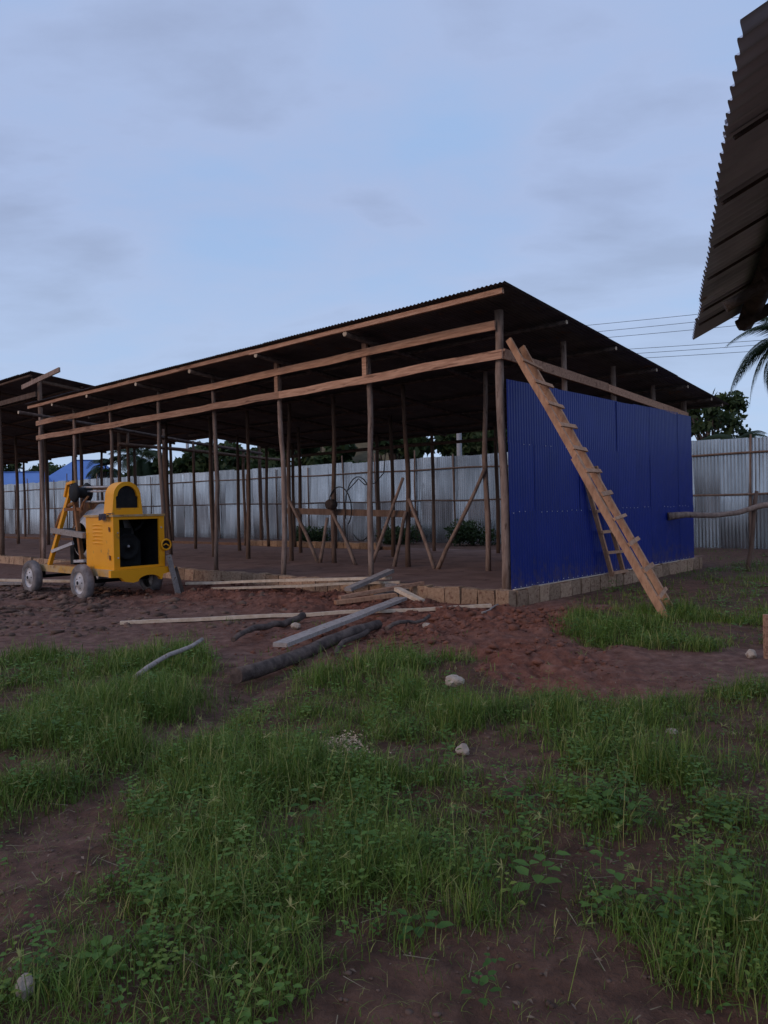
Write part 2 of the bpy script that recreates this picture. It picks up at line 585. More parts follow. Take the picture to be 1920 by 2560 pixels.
def bulk(name, verts, faces_flat, nper, material, tint=None, smooth=False):
    """big mesh from numpy arrays; all faces have nper corners"""
    me = bpy.data.meshes.new(name)
    nv, nf = len(verts), len(faces_flat) // nper
    me.vertices.add(nv)
    me.vertices.foreach_set('co', np.ascontiguousarray(verts, np.float32).ravel())
    me.loops.add(nf * nper)
    me.loops.foreach_set('vertex_index', np.ascontiguousarray(faces_flat, np.int32))
    me.polygons.add(nf)
    me.polygons.foreach_set('loop_start', np.arange(nf, dtype=np.int32) * nper)
    if smooth:
        me.polygons.foreach_set('use_smooth', np.ones(nf, bool))
    if tint is not None:
        at = me.attributes.new('tint', 'FLOAT', 'POINT')
        at.data.foreach_set('value', np.ascontiguousarray(tint, np.float32))
    me.update(calc_edges=True)
    me.materials.append(MATS[material])
    return me


def sheet_mesh(name, w, ln, material, pitch=0.076, amp=0.009, per=6, plane='XY', sub=1, bend=0.0):
    """a corrugated metal sheet: corrugations run along the length; width along X"""
    n = int(round(w / pitch * per))
    vs_, fs_ = [], []
    for j in range(sub + 1):
        t = j / sub
        for i in range(n + 1):
            x = w * i / n
            h = amp * math.cos(2 * math.pi * x / pitch) + bend * math.sin(math.pi * t)
            vs_.append((x, ln * t, h) if plane == 'XY' else (x, h, ln * t))
    for j in range(sub):
        for i in range(n):
            o = j * (n + 1) + i
            fs_.append((o, o + 1, o + n + 2, o + n + 1))
    me = bpy.data.meshes.new(name)
    me.from_pydata(vs_, [], fs_)
    me.polygons.foreach_set('use_smooth', [True] * len(fs_))
    me.materials.append(MATS[material])
    return me


# ------------------------------------------------------------------ ground
MUD_LINE = [(-4.2, 8.18), (-2.77, 8.41), (-1.88, 7.93), (-1.22, 7.2), (-0.7, 7.8), (0.81, 7.64), (0.96, 6.44), (1.46, 5.79), (2.44, 5.99), (3.07, 6.09), (6.5, 6.3)]
MUD = [(-60, 9.5), (-9, 8.6)] + MUD_LINE + [(9, 7.2), (4.4, 7.9), (2.97, 7.89), (2.1, 8.3), (2.2, 9.53), (3.4, 10.9), (2.6, 12.2), (4, 16), (-6, 42), (-60, 60)]
RUT = [(-1.22, 7.2), (-1.39, 6.32), (-1.57, 4.71), (-1.73, 4.12), (-1.93, 3.71), (-2.4, 3.3), (-1.9, 2.9), (-1.62, 3.11), (-1.44, 3.18), (-1.58, 3.86), (-1.43, 4.54), (-1.12, 5.73), (-0.87, 7.16)]
BARE_NEAR = [(-0.40, 1.0), (-0.36, 2.2), (-0.24, 2.45), (0.05, 2.6), (0.32, 2.75), (0.70, 2.68), (0.95, 2.5), (1.5, 2.36), (2.6, 1.9), (2.6, 1.0)]
LOGSIDE = [(-1.75, 6.3), (-1.05, 6.35), (-0.3, 7.4), (0.1, 8.4), (-1.3, 8.4)]
SPARSE = [[(2.07, 5.25), (2.74, 5.43), (3.6, 5.4), (2.8, 3.7), (1.85, 3.68), (1.68, 3.8), (1.69, 4.5)],
          [(0.4, 5.37), (0.87, 5.45), (0.85, 4.47), (0.55, 4.12), (0.25, 4.59)],
          [(-0.50, 5.05), (-0.17, 5.12), (-0.10, 4.42), (-0.40, 4.36)],
          [(-1.66, 3.19), (-1.5, 3.4), (-1.21, 2.82), (-1.26, 2.59), (-1.6, 2.4)]]


def turf(x, y):
    """how grassy the ground is (0 bare .. 1 lush) at a place"""
    wx = x + (fbm(x * 1.9, y * 1.9, 5) - 0.5) * 0.8
    wy = y + (fbm(x * 1.9 + 40, y * 1.9, 9) - 0.5) * 0.9
    g = np.ones_like(x)
    g[inpoly(wx, wy, MUD)] = 0.0
    g[inpoly(wx, wy, RUT)] = 0.07
    for p in SPARSE:
        g[inpoly(wx, wy, p)] = 0.30
    g[inpoly(wx, wy, BARE_NEAR)] = 0.04
    g[inpoly(wx, wy, LOGSIDE)] = 0.05
    # under and right round the sheds
    P = np.stack([x - SC.x, y - SC.y])
    a = P[0] * LV.x + P[1] * LV.y
    b = P[0] * RV.x + P[1] * RV.y
    g[(a > -0.5) & (a < 48) & (b > -0.6) & (b < 10)] = 0.0
    g[(a > 2.0) & (a < 48) & (b > -5.5) & (b <= -0.6)] = 0.0
    g[(b > 9) & (b < 16) & (a > -1)] = 0.35
    return g


def soil_dark(x, y):
    """dark humus soil where grass grows or has been worn off; trodden paler soil elsewhere"""
    g = turf(x, y)
    wx = x + (fbm(x * 1.9, y * 1.9, 5) - 0.5) * 0.8
    wy = y + (fbm(x * 1.9 + 40, y * 1.9, 9) - 0.5) * 0.9
    base = np.where(inpoly(wx, wy, MUD), 0.0, 0.78)
    base = np.where(inpoly(wx, wy, RUT), 0.45, base)
    return np.maximum(np.clip(g * 1.2, 0, 1), base)


def red_amount(x, y):
    """fresh dug red earth near the foundation against trodden greyish soil"""
    P = np.stack([x - SC.x, y - SC.y])
    a = P[0] * LV.x + P[1] * LV.y
    b = P[0] * RV.x + P[1] * RV.y
    r_ = np.clip(1.15 - np.abs(b + 1.3) / 1.9, 0, 1) * np.clip((8.2 - a) / 2.0, 0, 1) * np.clip((a + 3.2) / 1.5, 0, 1)
    r2 = np.exp(-(((x - 1.35) / 1.0) ** 2 + ((y - 7.5) / 1.7) ** 2)) * 0.95
    r3 = np.exp(-(((x - 0.1) / 1.5) ** 2 + ((y - 9.3) / 1.4) ** 2)) * 0.9
    return np.clip(np.maximum(np.maximum(r_, r2), r3), 0, 1)


def height(x, y):
    P = np.stack([x - SC.x, y - SC.y])
    a = P[0] * LV.x + P[1] * LV.y
    b = P[0] * RV.x + P[1] * RV.y
    near = np.clip((40 - np.hypot(x, y)) / 25, 0, 1)
    h = (fbm(x * 0.35, y * 0.35, 3, 3) - 0.5) * 0.12
    red = red_amount(x, y)
    rough = fbm(x * 2.3, y * 2.3, 21, 5, 0.55) - 0.5
    clod = np.abs(fbm(x * 6.5, y * 6.5, 31, 4, 0.6) - 0.5)
    h = h + rough * (0.07 + 0.16 * red) + red * (0.10 - clod * 0.5) * 0.55
    h = h + (fbm(x * 11, y * 11, 47, 3, 0.6) - 0.5) * 0.035 * np.clip((9 - y) / 4, 0, 1) * (y > 0)
    heap = np.exp(-((b + 2.3) / 0.55) ** 2) * np.clip((a - 1.5) / 0.6, 0, 1) * np.clip((5.4 - a) / 0.8, 0, 1)
    h = h + heap * (0.05 + 0.22 * (fbm(x * 2.6, y * 2.6, 83, 4, 0.6) - 0.35))
    # mixer stands on churned mud
    mud = np.exp(-(((a - 7.6) / 3.4) ** 2 + ((b + 4.4) / 1.7) ** 2))
    h = h + mud * (fbm(x * 4, y * 4, 41, 4, 0.6) - 0.5) * 0.30
    # wheel rut through the grass
    q = np.abs((x + 1.05) - (y - 7.2) * 0.20)
    h = h - 0.07 * np.exp(-(q / 0.28) ** 2) * ((y > 2) & (y < 7.6))
    # excavated dip just in front of the red spoil at the right
    h = h - 0.10 * np.exp(-(((x - 1.55) / 0.8) ** 2 + ((y - 6.3) / 0.35) ** 2))
    # under the floors and at the foundation: flat
    ins = (a > -0.35) & (a < 48) & (b > -0.35) & (b < 10)
    h = np.where(ins, -0.02, h)
    near_wall = np.clip(1 - np.maximum(np.abs(a - 24) - 24.3, np.abs(b - 4.8) - 5.1) / 0.5, 0, 1) * ~ins
    h = h * (1 - near_wall * 0.7)
    return h * near


def axis_pts(lo, hi, step, far, grow=1.16):
    pts = list(np.arange(lo, hi + 1e-6, step))
    s = step
    while pts[-1] < far:
        s *= grow
        pts.append(pts[-1] + s)
    s = step
    while pts[0] > -far:
        s *= grow
        pts.insert(0, pts[0] - s)
    return np.array(pts)


def build_ground():
    xs = axis_pts(-5.0, 5.0, 0.032, 900)
    ys = axis_pts(1.2, 13.0, 0.036, 900)
    X, Y = np.meshgrid(xs, ys)
    Z = height(X, Y)
    nx, ny = len(xs), len(ys)
    V = np.stack([X, Y, Z], -1).reshape(-1, 3)
    i = np.arange(nx * ny).reshape(ny, nx)
    F = np.stack([i[:-1, :-1], i[:-1, 1:], i[1:, 1:], i[1:, :-1]], -1).reshape(-1)
    me = bulk('ground', V, F, 4, 'ground', smooth=True)
    for nm, fn in (('turf', soil_dark), ('red', red_amount)):
        at = me.attributes.new(nm, 'FLOAT', 'POINT')
        at.data.foreach_set('value', fn(X.ravel(), Y.ravel()).astype(np.float32))
    o = link('ground', me)
    tag(o, 'red brown earth ground with trodden mud and bare patches', 'ground', kind='structure')


build_ground()


def hz(x, y):
    return float(height(np.array([float(x)]), np.array([float(y)]))[0])


# ------------------------------------------------------------------ big shed
ZA, ZB, WR = 4.645, 3.741, 9.234              # roof height at front edge and back edge, depth of the roof
OF, OR_, LR = 0.768, 0.55, 16.0               # front and right overhang, roof length
SLOPE = math.atan((ZA - ZB) / WR)


def roof_z(b):
    return ZA - (b + OF) * (ZA - ZB) / WR


def blocks(parent, runs, variants, z0=-0.06, z1=0.231):
    """rows of single foundation blocks; each run: (start xy, direction, length, face normal side)"""
    for (x, y), (dx, dy), ln in runs:
        s = 0.0
        while s < ln - 0.1:
            w = min(random.uniform(0.30, 0.40), ln - s)
            o = link('block', random.choice(variants), parent, (x + dx * s, y + dy * s, z0 + random.uniform(-0.008, 0.01)),
                     (random.uniform(-.012, .012), random.uniform(-.012, .012), math.atan2(dy, dx) + random.uniform(-.012, .012)))
            o.scale = (w - random.uniform(0.012, 0.035), random.uniform(0.95, 1.05), (z1 - z0) * random.uniform(0.95, 1.03))
            s += w


def block_variants():
    out = []
    for k in range(5):
        bm = bmesh.new()
        bmesh.ops.create_cube(bm, size=1.0)
        for v in bm.verts:
            v.co += Vector((0.5, 0, 0.5))
            v.co.y *= 0.20
        bmesh.ops.subdivide_edges(bm, edges=bm.edges[:], cuts=1, use_grid_fill=True)
        for v in bm.verts:
            v.co += Vector((random.uniform(-.03, .03), random.uniform(-.010, .010), random.uniform(-.05, .05)))
        me = bpy.data.meshes.new('block')
        bm.to_mesh(me)
        bm.free()
        me.materials.append(MATS['block'])
        out.append(me)
    return out


BLOCKS = block_variants()
PI = math.pi

shed = thing('open_shed', 'large open timber pole shed with dark iron roof and one blue sheet end wall', 'shed', SC, -YAW)


def floor(name, x0, x1, y0, y1, z, label):
    nx, ny = 90, 50
    xs, ys = np.linspace(x0, x1, nx), np.linspace(y0, y1, ny)
    X, Y = np.meshgrid(xs, ys)
    Z = z + (fbm(X * 1.2, Y * 1.2, 77, 4) - 0.5) * 0.05
    V = np.stack([X, Y, Z], -1).reshape(-1, 3)
    i = np.arange(nx * ny).reshape(ny, nx)
    F = np.stack([i[:-1, :-1], i[:-1, 1:], i[1:, 1:], i[1:, :-1]], -1).reshape(-1)
    o = link(name, bulk(name, V, F, 4, 'floor_earth', smooth=True), None, SC, (0, 0, -YAW))
    tag(o, label, 'floor', kind='structure')


floor('earth_floor', -46, 0.0, -0.05, 8.6, 0.205, 'compacted brown earth floor inside the sheds')

# foundation: every block its own piece, mortar core behind
fo = MB().box(-46, 0.10, -0.10, -0.02, -0.1, 0.17).box(0.02, 0.10, -0.02, 7.5, -0.1, 0.17).box(-46, -9, 7.5, 7.6, -0.1, 0.30)
part('mortar', fo, 'mortar', shed)
blocks(shed, [((-16.4, -0.12), (1, 0), 16.62), ((0.12, 0.0), (0, 1), 7.75)], BLOCKS)
blocks(shed, [((-16.2, 7.55), (1, 0), 6.6)], BLOCKS, 0.16, 0.40)

# front posts
FRONT = [0.0, 2.82, 5.25, 7.5, 9.7, 12.1, 14.08, 16.28]
for k, a in enumerate(FRONT):
    top = roof_z(0) - 0.06
    mb = MB()
    if k == 0:
        mb.pole((-a + 0.02, 0, 0.18), (-a - 0.02, 0.02, top), 0.070, 0.064, 0.025, 9, 10)
    else:
        mb.pole((-a + random.uniform(-.05, .05), random.uniform(-.03, .03), 0.15), (-a, 0.03, top), random.uniform(.050, .060), random.uniform(.040, .048), 0.05, 9, 9)
    part('post', mb, 'pole_wood', shed)
# middle row and its braces
for a in (2.25, 4.35, 6.63, 8.2, 9.95, 11.7, 13.95, 16.2):
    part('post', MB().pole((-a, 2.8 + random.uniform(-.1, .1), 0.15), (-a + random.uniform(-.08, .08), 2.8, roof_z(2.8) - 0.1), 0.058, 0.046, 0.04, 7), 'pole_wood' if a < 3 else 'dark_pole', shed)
for (a0, z0), (a1, z1) in [((8.29, 1.93), (7.13, 0.2)), ((6.79, 1.30), (7.10, 0.2)), ((6.64, 1.46), (5.90, 0.2)),
                           ((4.36, 2.16), (5.35, 0.2)), ((4.31, 1.43), (4.65, 0.2)), ((4.21, 1.70), (3.53, 0.2)), ((2.20, 2.26), (3.42, 0.2))]:
    part('brace', MB().pole((-a1, 2.72 + random.uniform(-.05, .05), z1), (-a0, 2.72, z0), 0.045, 0.036, 0.02, 5), 'pole_wood', shed)
# two more rows and the back row
for a in (0.0, 3.4, 6.9, 10.6, 13.6, 16.1):
    if a > 0:
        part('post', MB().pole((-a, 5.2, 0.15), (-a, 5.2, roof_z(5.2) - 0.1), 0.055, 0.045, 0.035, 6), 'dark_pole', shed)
for a in (0.05, 2.4, 5.08, 7.29, 9.45, 11.4, 13.43, 14.86, 16.2):
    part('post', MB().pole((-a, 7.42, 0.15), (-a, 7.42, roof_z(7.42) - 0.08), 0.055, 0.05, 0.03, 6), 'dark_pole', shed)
# planks and beams inside
part('plank', MB().bar((-8.5, 2.86, 1.485), (-4.1, 2.86, 1.36), 0.03, 0.15), 'dark_pole', shed)
part('beam', MB().pole((-13.4, 7.36, 3.34), (0.0, 7.36, 3.26), 0.05, 0.045, 0.03, 12), 'dark_pole', shed)
part('beam', MB().pole((-16.1, 2.4, 3.72), (-16.1, 9.2, 3.42), 0.06, 0.05, 0.04, 9), 'dark_pole', shed)
part('beam', MB().pole((-16.2, 0.1, roof_z(0) - 0.14), (-16.2, 8.3, roof_z(8.3) - 0.12), 0.06, 0.05, 0.04, 9), 'dark_pole', shed)
# front rails: two long sawn boards, lower one in two lengths
part('rail', MB().bar((-16.32, -0.075, 4.23), (-8.3, -0.075, 4.245), 0.035, 0.135, segs=9, wob=0.014), 'sawn_wood', shed)
part('rail', MB().bar((-8.31, -0.078, 4.245), (-0.02, -0.095, 4.265), 0.035, 0.135, segs=9, wob=0.014), 'sawn_wood', shed)
part('rail', MB().bar((-16.33, -0.075, 3.80), (-9.9, -0.075, 3.79), 0.035, 0.14, segs=7, wob=0.014), 'sawn_wood', shed)
part('rail', MB().bar((-10.0, -0.115, 3.785), (-5.1, -0.095, 3.79), 0.035, 0.14, segs=7, wob=0.014), 'sawn_wood', shed)
part('rail', MB().bar((-5.11, -0.098, 3.79), (0.10, -0.098, 3.81), 0.035, 0.14, segs=7, wob=0.014), 'sawn_wood', shed)
# doubling boards nailed up two front posts
for a in (2.82, 5.25):
    part('cleat', MB().bar((-a + 0.01, -0.05, 3.72), (-a + 0.005, -0.045, 4.45), 0.05, 0.10, up=(1, 0, 0)), 'sawn_wood', shed)
# side rail and studs over the blue wall
part('rail', MB().bar((0.095, -0.05, 3.82), (0.095, 3.4, 3.66), 0.035, 0.15, segs=4, wob=0.006), 'sawn_wood', shed)
part('rail', MB().bar((0.097, 3.41, 3.655), (0.097, 7.35, 3.42), 0.035, 0.14, segs=4, wob=0.006), 'sawn_wood', shed)
for b in (1.95, 3.85, 5.7, 7.42):
    part('stud', MB().pole((0.0, b, 0.2), (0.0, b, roof_z(b) - 0.07), 0.06, 0.05, 0.02, 6), 'pole_wood', shed)
# roof timbers: rafter poles on the post lines (their ends show at the front), purlins across
for k, a in enumerate(FRONT):
    for da in (() if k == 0 else (0.0, )):
        aa = a - da - 0.13
        part('rafter', MB().pole((-aa, -OF + 0.12, roof_z(-OF + 0.12) - 0.13), (-aa, 8.2, roof_z(8.2) - 0.13), 0.048, 0.045, 0.02, 8), 'bark', shed)
        e = MB().lathe([(0.0, -0.004), (0.047, -0.004), (0.047, 0.01)], 'Y', 9, (-aa, -OF + 0.11, roof_z(-OF + 0.12) - 0.13), False)
        part('rafter_end', e, 'pale_wood', shed)
PURL = [-0.66, 1.1, 2.85, 4.6, 6.2, 7.6, 8.3]
for k, b in enumerate(PURL):
    z = roof_z(b) - 0.052
    if k == 0:
        for x0, x1 in ((-15.45, -10.2), (-10.35, -5.2), (-5.3, 0.50)):
            part('purlin', MB().bar((x0, b, z - random.uniform(0, .02)), (x1, b, z - random.uniform(0, .02)), 0.05, 0.075, segs=5, wob=0.008), 'sawn_wood', shed)
    else:
        part('purlin', MB().pole((-15.4, b, z), (0.53, b, z), 0.036, 0.034, 0.012, 12), 'bark', shed)
        part('purlin_end', MB().lathe([(0.0, 0.006), (0.033, 0.006), (0.033, -0.008)], 'X', 8, (0.535, b, z), False), 'pale_wood', shed)
# roof sheets: three courses down the slope
CW = 0.76
SHEET = [sheet_mesh('roof_sheet', CW + 0.076, WR / 3 + 0.12, 'roof_iron', per=6), ]
ncol = int(LR / CW)
for row in range(3):
    for c in range(ncol):
        x = OR_ - (c + 1) * CW - 0.02 * (c == 0)
        b = -OF + row * WR / 3 / math.cos(SLOPE) * math.cos(SLOPE)
        off = 0.004 * (c % 2) - 0.007 * row
        o = link('roof_sheet', SHEET[0], shed, (x, b + random.uniform(-.02, .015) * (row == 0), ZA - (b + OF) * math.tan(SLOPE) + off + 0.01),
                 (-SLOPE + random.uniform(-.0015, .0015), random.uniform(-.001, .001), random.uniform(-.002, .002)))
# blue wall: columns of ribbed sheets in three courses, lapped
COURSE = [(0.235, 1.42), (1.40, 2.48), (2.46, 3.43)]
BW = 0.745
for j, (z0, z1) in enumerate(COURSE):
    me = sheet_mesh('wall_sheet', BW + 0.05, z1 - z0, 'blue_iron', pitch=0.0745, amp=0.0035, per=6, plane='XZ')
    for c in range(10):
        o = link('wall_sheet', me, shed, (0.122 + 0.004 * (c % 2) + 0.006 * (2 - j), c * BW - 0.03, z0),
                 (random.uniform(-.004, .004), 0, PI / 2 + random.uniform(-.006, .006)))
        if j == 2:
            o.scale.z = random.uniform(0.985, 1.03)
for z in (1.41, 2.47, 0.27):
    mb = MB()
    for k in range(44):
        b = 0.05 + k * 0.165
        if random.random() < (0.6 if z > 2 else 0.3) and z != 0.27 or (z > 2 and b > 2.2):
            continue
        mb.lathe([(0.0, 0.010), (0.006, 0.008), (0.009, 0.0)], 'X', 6, (0.147, b, z + random.uniform(-.012, .012)))
    part('nail_row', mb, 'nail', shed)
# white lath along the foot of the wall
part('sill', MB().bar((0.15, 0.0, 0.238), (0.15, 7.4, 0.236), 0.05, 0.012), 'pale_wood', shed)

# ------------------------------------------------------------------ second shed, beyond the far end
shed2 = thing('open_shed', 'taller open pole shed with rusty iron roof at the far left end', 'shed', SH(16.5, 0, 0), -YAW)
Z2A, Z2B, B2A, B2B = 5.78, 4.66, -0.2, 9.0
SL2 = math.atan((Z2A - Z2B) / (B2B - B2A))
r2z = lambda b: Z2A - (b - B2A) * (Z2A - Z2B) / (B2B - B2A)
for x in np.arange(-0.12, -29, -3.1):
    for b in (0.15, 4.4, 8.5):
        part('post', MB().pole((x, b, 0.1), (x + random.uniform(-.05, .05), b, r2z(b) - 0.1), 0.085 if b < 1 else 0.07, 0.065, 0.03, 7), 'dark_pole', shed2)
for b in (-0.08, 1.5, 3.1, 4.7, 6.3, 7.8, 8.8):
    part('purlin', MB().pole((-29.5, b, r2z(b) - 0.06), (-0.1, b, r2z(b) - 0.06), 0.04, 0.04, 0.02, 14), 'dark_pole', shed2)
for x in np.arange(-0.25, -29, -3.1):
    part('rafter', MB().pole((x, 0, r2z(0) - 0.15), (x, 8.8, r2z(8.8) - 0.15), 0.055, 0.05, 0.03, 8), 'dark_pole', shed2)
part('beam', MB().bar((-29, 0.06, r2z(0) - 0.60), (-0.1, 0.06, r2z(0) - 0.60), 0.05, 0.15), 'dark_pole', shed2)
part('loose_board', MB().bar((-0.6, -0.14, r2z(0) - 0.36), (2.1, -0.22, r2z(0) - 0.20), 0.05, 0.13), 'pole_wood', shed2)
s2 = sheet_mesh('roof_sheet', 0.96, (B2B - B2A) / 3 + 0.15, 'roof_iron', pitch=0.12, amp=0.012, per=5)
for row in range(3):
    for c in range(34):
        b = B2A + row * (B2B - B2A) / 3
        link('roof_sheet', s2, shed2, (-(c + 1) * 0.86, b + random.uniform(-.03, .03), r2z(b) + 0.01 + 0.005 * (c % 2) - 0.008 * row),
             (-SL2, random.uniform(-.002, .002), random.uniform(-.003, .003)))
part('mortar', MB().box(-29.3, -0.05, -0.06, 0.02, -0.1, 0.17), 'mortar', shed2)
blocks(shed2, [((-29.4, -0.10), (1, 0), 29.3)], BLOCKS)

# ------------------------------------------------------------------ near roof at the right edge
E3 = Vector((0.35008, 0.93672, 0))
P03 = Vector((2.3516, 5.689, 0.0))
ROT3 = math.atan2(-E3.x, E3.y)
shed3 = thing('open_shed', 'near iron roofed shed whose ragged eave hangs in at the right edge', 'shed', P03, ROT3)
AL3 = R(27)
r3z = lambda x: 2.75 + x * math.tan(AL3)
s3 = sheet_mesh('roof_sheet', 0.66, 3.3, 'old_iron', pitch=0.082, amp=0.011, per=8)
for c in range(7):
    o = link('roof_sheet', s3, shed3, (random.uniform(-.012, .012), -(c) * 0.562, 2.75 + 0.007 * (c % 2) + random.uniform(0, .006)))
    # sheet X (width) runs toward the camera, sheet Y (length) climbs the slope
    o.rotation_euler = (Matrix(((0, math.cos(AL3), -math.sin(AL3)), (-1, 0, 0), (0, math.sin(AL3), math.cos(AL3)))).to_euler())
for x, rr in ((0.36, 0.07), (0.95, 0.08), (1.9, 0.06), (2.75, 0.06)):
    part('purlin', MB().pole((x, -4.0, r3z(x) - rr - 0.02), (x, -0.06 if x > .5 else 0.03, r3z(x) - rr - 0.02), rr, rr * 0.9, 0.02, 10), 'bark', shed3)
for y in (-0.45, -1.35, -1.62, -2.5, -3.4):
    x0 = random.uniform(0.12, 0.3)
    part('rafter', MB().pole((x0, y, r3z(x0) - 0.16), (2.9, y, r3z(2.9) - 0.19), 0.036, 0.045, 0.02, 6), 'bark', shed3)
for y in (-0.56, -0.95, -1.69, -2.25, -2.81, -3.4):
    part('batten', MB().bar((0.02, y, r3z(0.02) - 0.022), (2.9, y + random.uniform(-.03, .03), r3z(2.9) - 0.022), random.uniform(.012, .020), 0.012), 'bark', shed3)  # thin dark bars added mostly along the sheet laps to draw the seam lines
for y in (-0.3, -3.7):
    for x in (1.0, 2.7):
        part('post', MB().pole((x, y, -0.1), (x, y, r3z(x) - 0.15), 0.07, 0.06, 0.03, 7), 'pole_wood', shed3)
part('beam', MB().bar((1.05, -0.35, 2.6), (1.05, -3.9, 2.62), 0.06, 0.16), 'bark', shed3)

# ------------------------------------------------------------------ corrugated fence
FB = 14.5
fence = thing('iron_fence', 'long shiny galvanised iron sheet fence with pole rails behind the sheds', 'fence', SH(0, FB, 0), -YAW)
fs = [sheet_mesh('fence_sheet', 0.84, 1.72, 'galvanised', pitch=0.105, amp=0.011, per=6, plane='XZ', sub=3, bend=bd) for bd in (0.0, 0.012, -0.014)]
ft = lambda a: 3.36 + max(0, a) * 0.010
for c in range(88):
    x = 8.0 - c * 0.8
    t = ft(-x)
    for row in range(2):
        hgt = t / 2 + 0.03
        o = link('fence_sheet', random.choice(fs), fence, (x, 0.006 * (c % 2) - 0.012 * row + random.uniform(-.004, .004), row * (t / 2 - 0.03) + random.uniform(-.025, .035)),
                 (random.uniform(-.010, .010), random.uniform(-.004, .004), random.uniform(-.03, .03)))
        o.scale.z = hgt / 1.72
x = 7.6
while x > -61:
    h = ft(-x) + random.choice([-0.25, -0.1, 0.1, 0.35, 0.5])
    part('stake', MB().pole((x, -0.09, -0.1), (x + random.uniform(-.08, .08), -0.09, h), 0.045, 0.032, 0.025, 5, 6), 'dark_pole', fence)
    x -= random.uniform(1.9, 2.5)
for zz, dy in ((0.86, -0.15), (0.50, -0.15)):
    xx = 8.0
    while xx > -61:
        ln = random.uniform(4.5, 6.5)
        part('rail', MB().pole((xx, dy, ft(-xx) * zz), (xx - ln - 0.2, dy - random.uniform(0, .03), ft(-xx + ln) * zz), 0.034, 0.03, 0.03, 6, 6), 'dark_pole', fence)
        xx -= ln

# ------------------------------------------------------------------ concrete mixer
MXO = SH(5.97, -3.2, 0)
mx = thing('concrete_mixer', 'yellow wheeled diesel concrete mixer parked in the mud before the shed', 'mixer', MXO, -YAW)
part('chassis', MB().box(-3.0, 0.03, -0.02, 0.06, 0.40, 0.53).box(-3.0, 0.03, 0.88, 0.96, 0.40, 0.53).box(-3.0, -2.92, 0.06, 0.88, 0.40, 0.52)
     .box(-1.2, -1.1, 0.06, 0.88, 0.41, 0.52), 'dusty_yellow', mx)
# cabinet: panels round a dark engine bay, open to the right
part('side_panel', MB().box(-1.02, -0.03, 0.0, 0.03, 0.53, 1.465), 'yellow_paint', mx)
part('side_panel', MB().box(-1.02, -0.03, 0.95, 0.98, 0.53, 1.465), 'yellow_paint', mx)
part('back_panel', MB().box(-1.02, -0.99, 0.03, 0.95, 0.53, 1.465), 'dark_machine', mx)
part('top_panel', MB().box(-1.05, 0.03, -0.025, 1.005, 1.465, 1.50), 'dusty_yellow', mx)
part('front_frame', MB().box(-0.028, 0.012, -0.01, 0.10, 0.531, 1.463).box(-0.028, 0.012, 0.88, 0.99, 0.531, 1.463)
     .box(-0.028, 0.010, 0.10, 0.88, 1.415, 1.463).box(-0.028, 0.010, 0.10, 0.88, 0.531, 0.575), 'yellow_paint', mx)
eng = part('engine', MB().box(-0.93, -0.42, 0.2, 0.75, 0.56, 1.02).box(-0.85, -0.5, 0.3, 0.62, 1.02, 1.25), 'dark_machine', mx)
part('flywheel', MB().lathe([(0.0, 0.0), (0.06, 0.0), (0.07, -0.03), (0.20, -0.03), (0.24, 0.0), (0.24, -0.09)], 'X', 24, (-0.32, 0.45, 0.92)), 'dark_machine', eng)
part('hub_cap', MB().lathe([(0.0, 0.02), (0.022, 0.015), (0.026, 0.0)], 'X', 10, (-0.315, 0.45, 0.92)), 'cement_grey', eng)
part('exhaust', MB().tube([(-0.4, 0.62, 1.2), (-0.4, 0.75, 1.28), (-0.4, 0.80, 1.38)], 0.03), 'dark_machine', eng)
part('bay_shade', MB().box(-0.985, -0.035, 0.031, 0.04, 0.553, 1.455).box(-0.985, -0.035, 0.94, 0.949, 0.553, 1.455).box(-0.985, -0.035, 0.041, 0.939, 1.455, 1.463), 'dark_machine', mx)  # near-black sheets added over the inner panels to paint the bay's shade
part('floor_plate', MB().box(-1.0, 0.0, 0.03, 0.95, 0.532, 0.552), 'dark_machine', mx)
for k in range(6):
    z = 0.98 + k * 0.066
    mb = MB()
    n = 7
    vs_, fs_ = [], []
    for i in range(n):
        x = -0.76 + 0.36 * i / (n - 1)
        w = math.sin(PI * i / (n - 1))
        vs_ += [(x, -0.001, z - 0.012 + 0.012 * w), (x, -0.001 - 0.024 * w, z + 0.012 * w), (x, -0.001, z + 0.026 + 0.012 * w)]
    for i in range(n - 1):
        o = i * 3
        fs_ += [(o, o + 3, o + 4, o + 1), (o + 1, o + 4, o + 5, o + 2)]
    mb.add(vs_, fs_, True)
    part('louver', mb, 'yellow_paint', mx)
for z in (1.24, 0.74):
    part('latch', MB().box(-0.14, -0.11, -0.02, 0.001, z - 0.04, z + 0.04).box(-0.135, -0.115, -0.03, -0.02, z - 0.015, z + 0.05), 'rust', mx)
for y, z in ((0.07, 1.18), (0.07, 0.74), (0.93, 1.25)):
    part('bolt', MB().lathe([(0.0, 0.012), (0.014, 0.010), (0.016, 0.0)], 'X', 8, (0.012, y, z)), 'rim', mx)
# front skirt with the arched cut-out
arc = [(0.62 - 0.22 * math.cos(PI * i / 10), 0.31 + 0.10 * math.sin(PI * i / 10)) for i in range(11)]
skirt = [(-0.12, 0.53), (-0.12, 0.41), (0.06, 0.40), (0.14, 0.32), (0.30, 0.29)] + arc + [(0.87, 0.31), (0.90, 0.40), (1.14, 0.45), (1.14, 0.53)]
part('skirt', MB().prism(skirt, 0.013, 0.10, 'X'), 'yellow_paint', mx)
# arched belt guard on the roof of the cabinet
n = 16
cy, cz, ro = 0.38, 1.83, 0.265


def arch(r, foot, flare):
    return [(cy - r - flare, foot)] + [(cy - r * math.cos(PI * i / n), cz + r * math.sin(PI * i / n)) for i in range(n + 1)] + [(cy + r + flare, foot)]


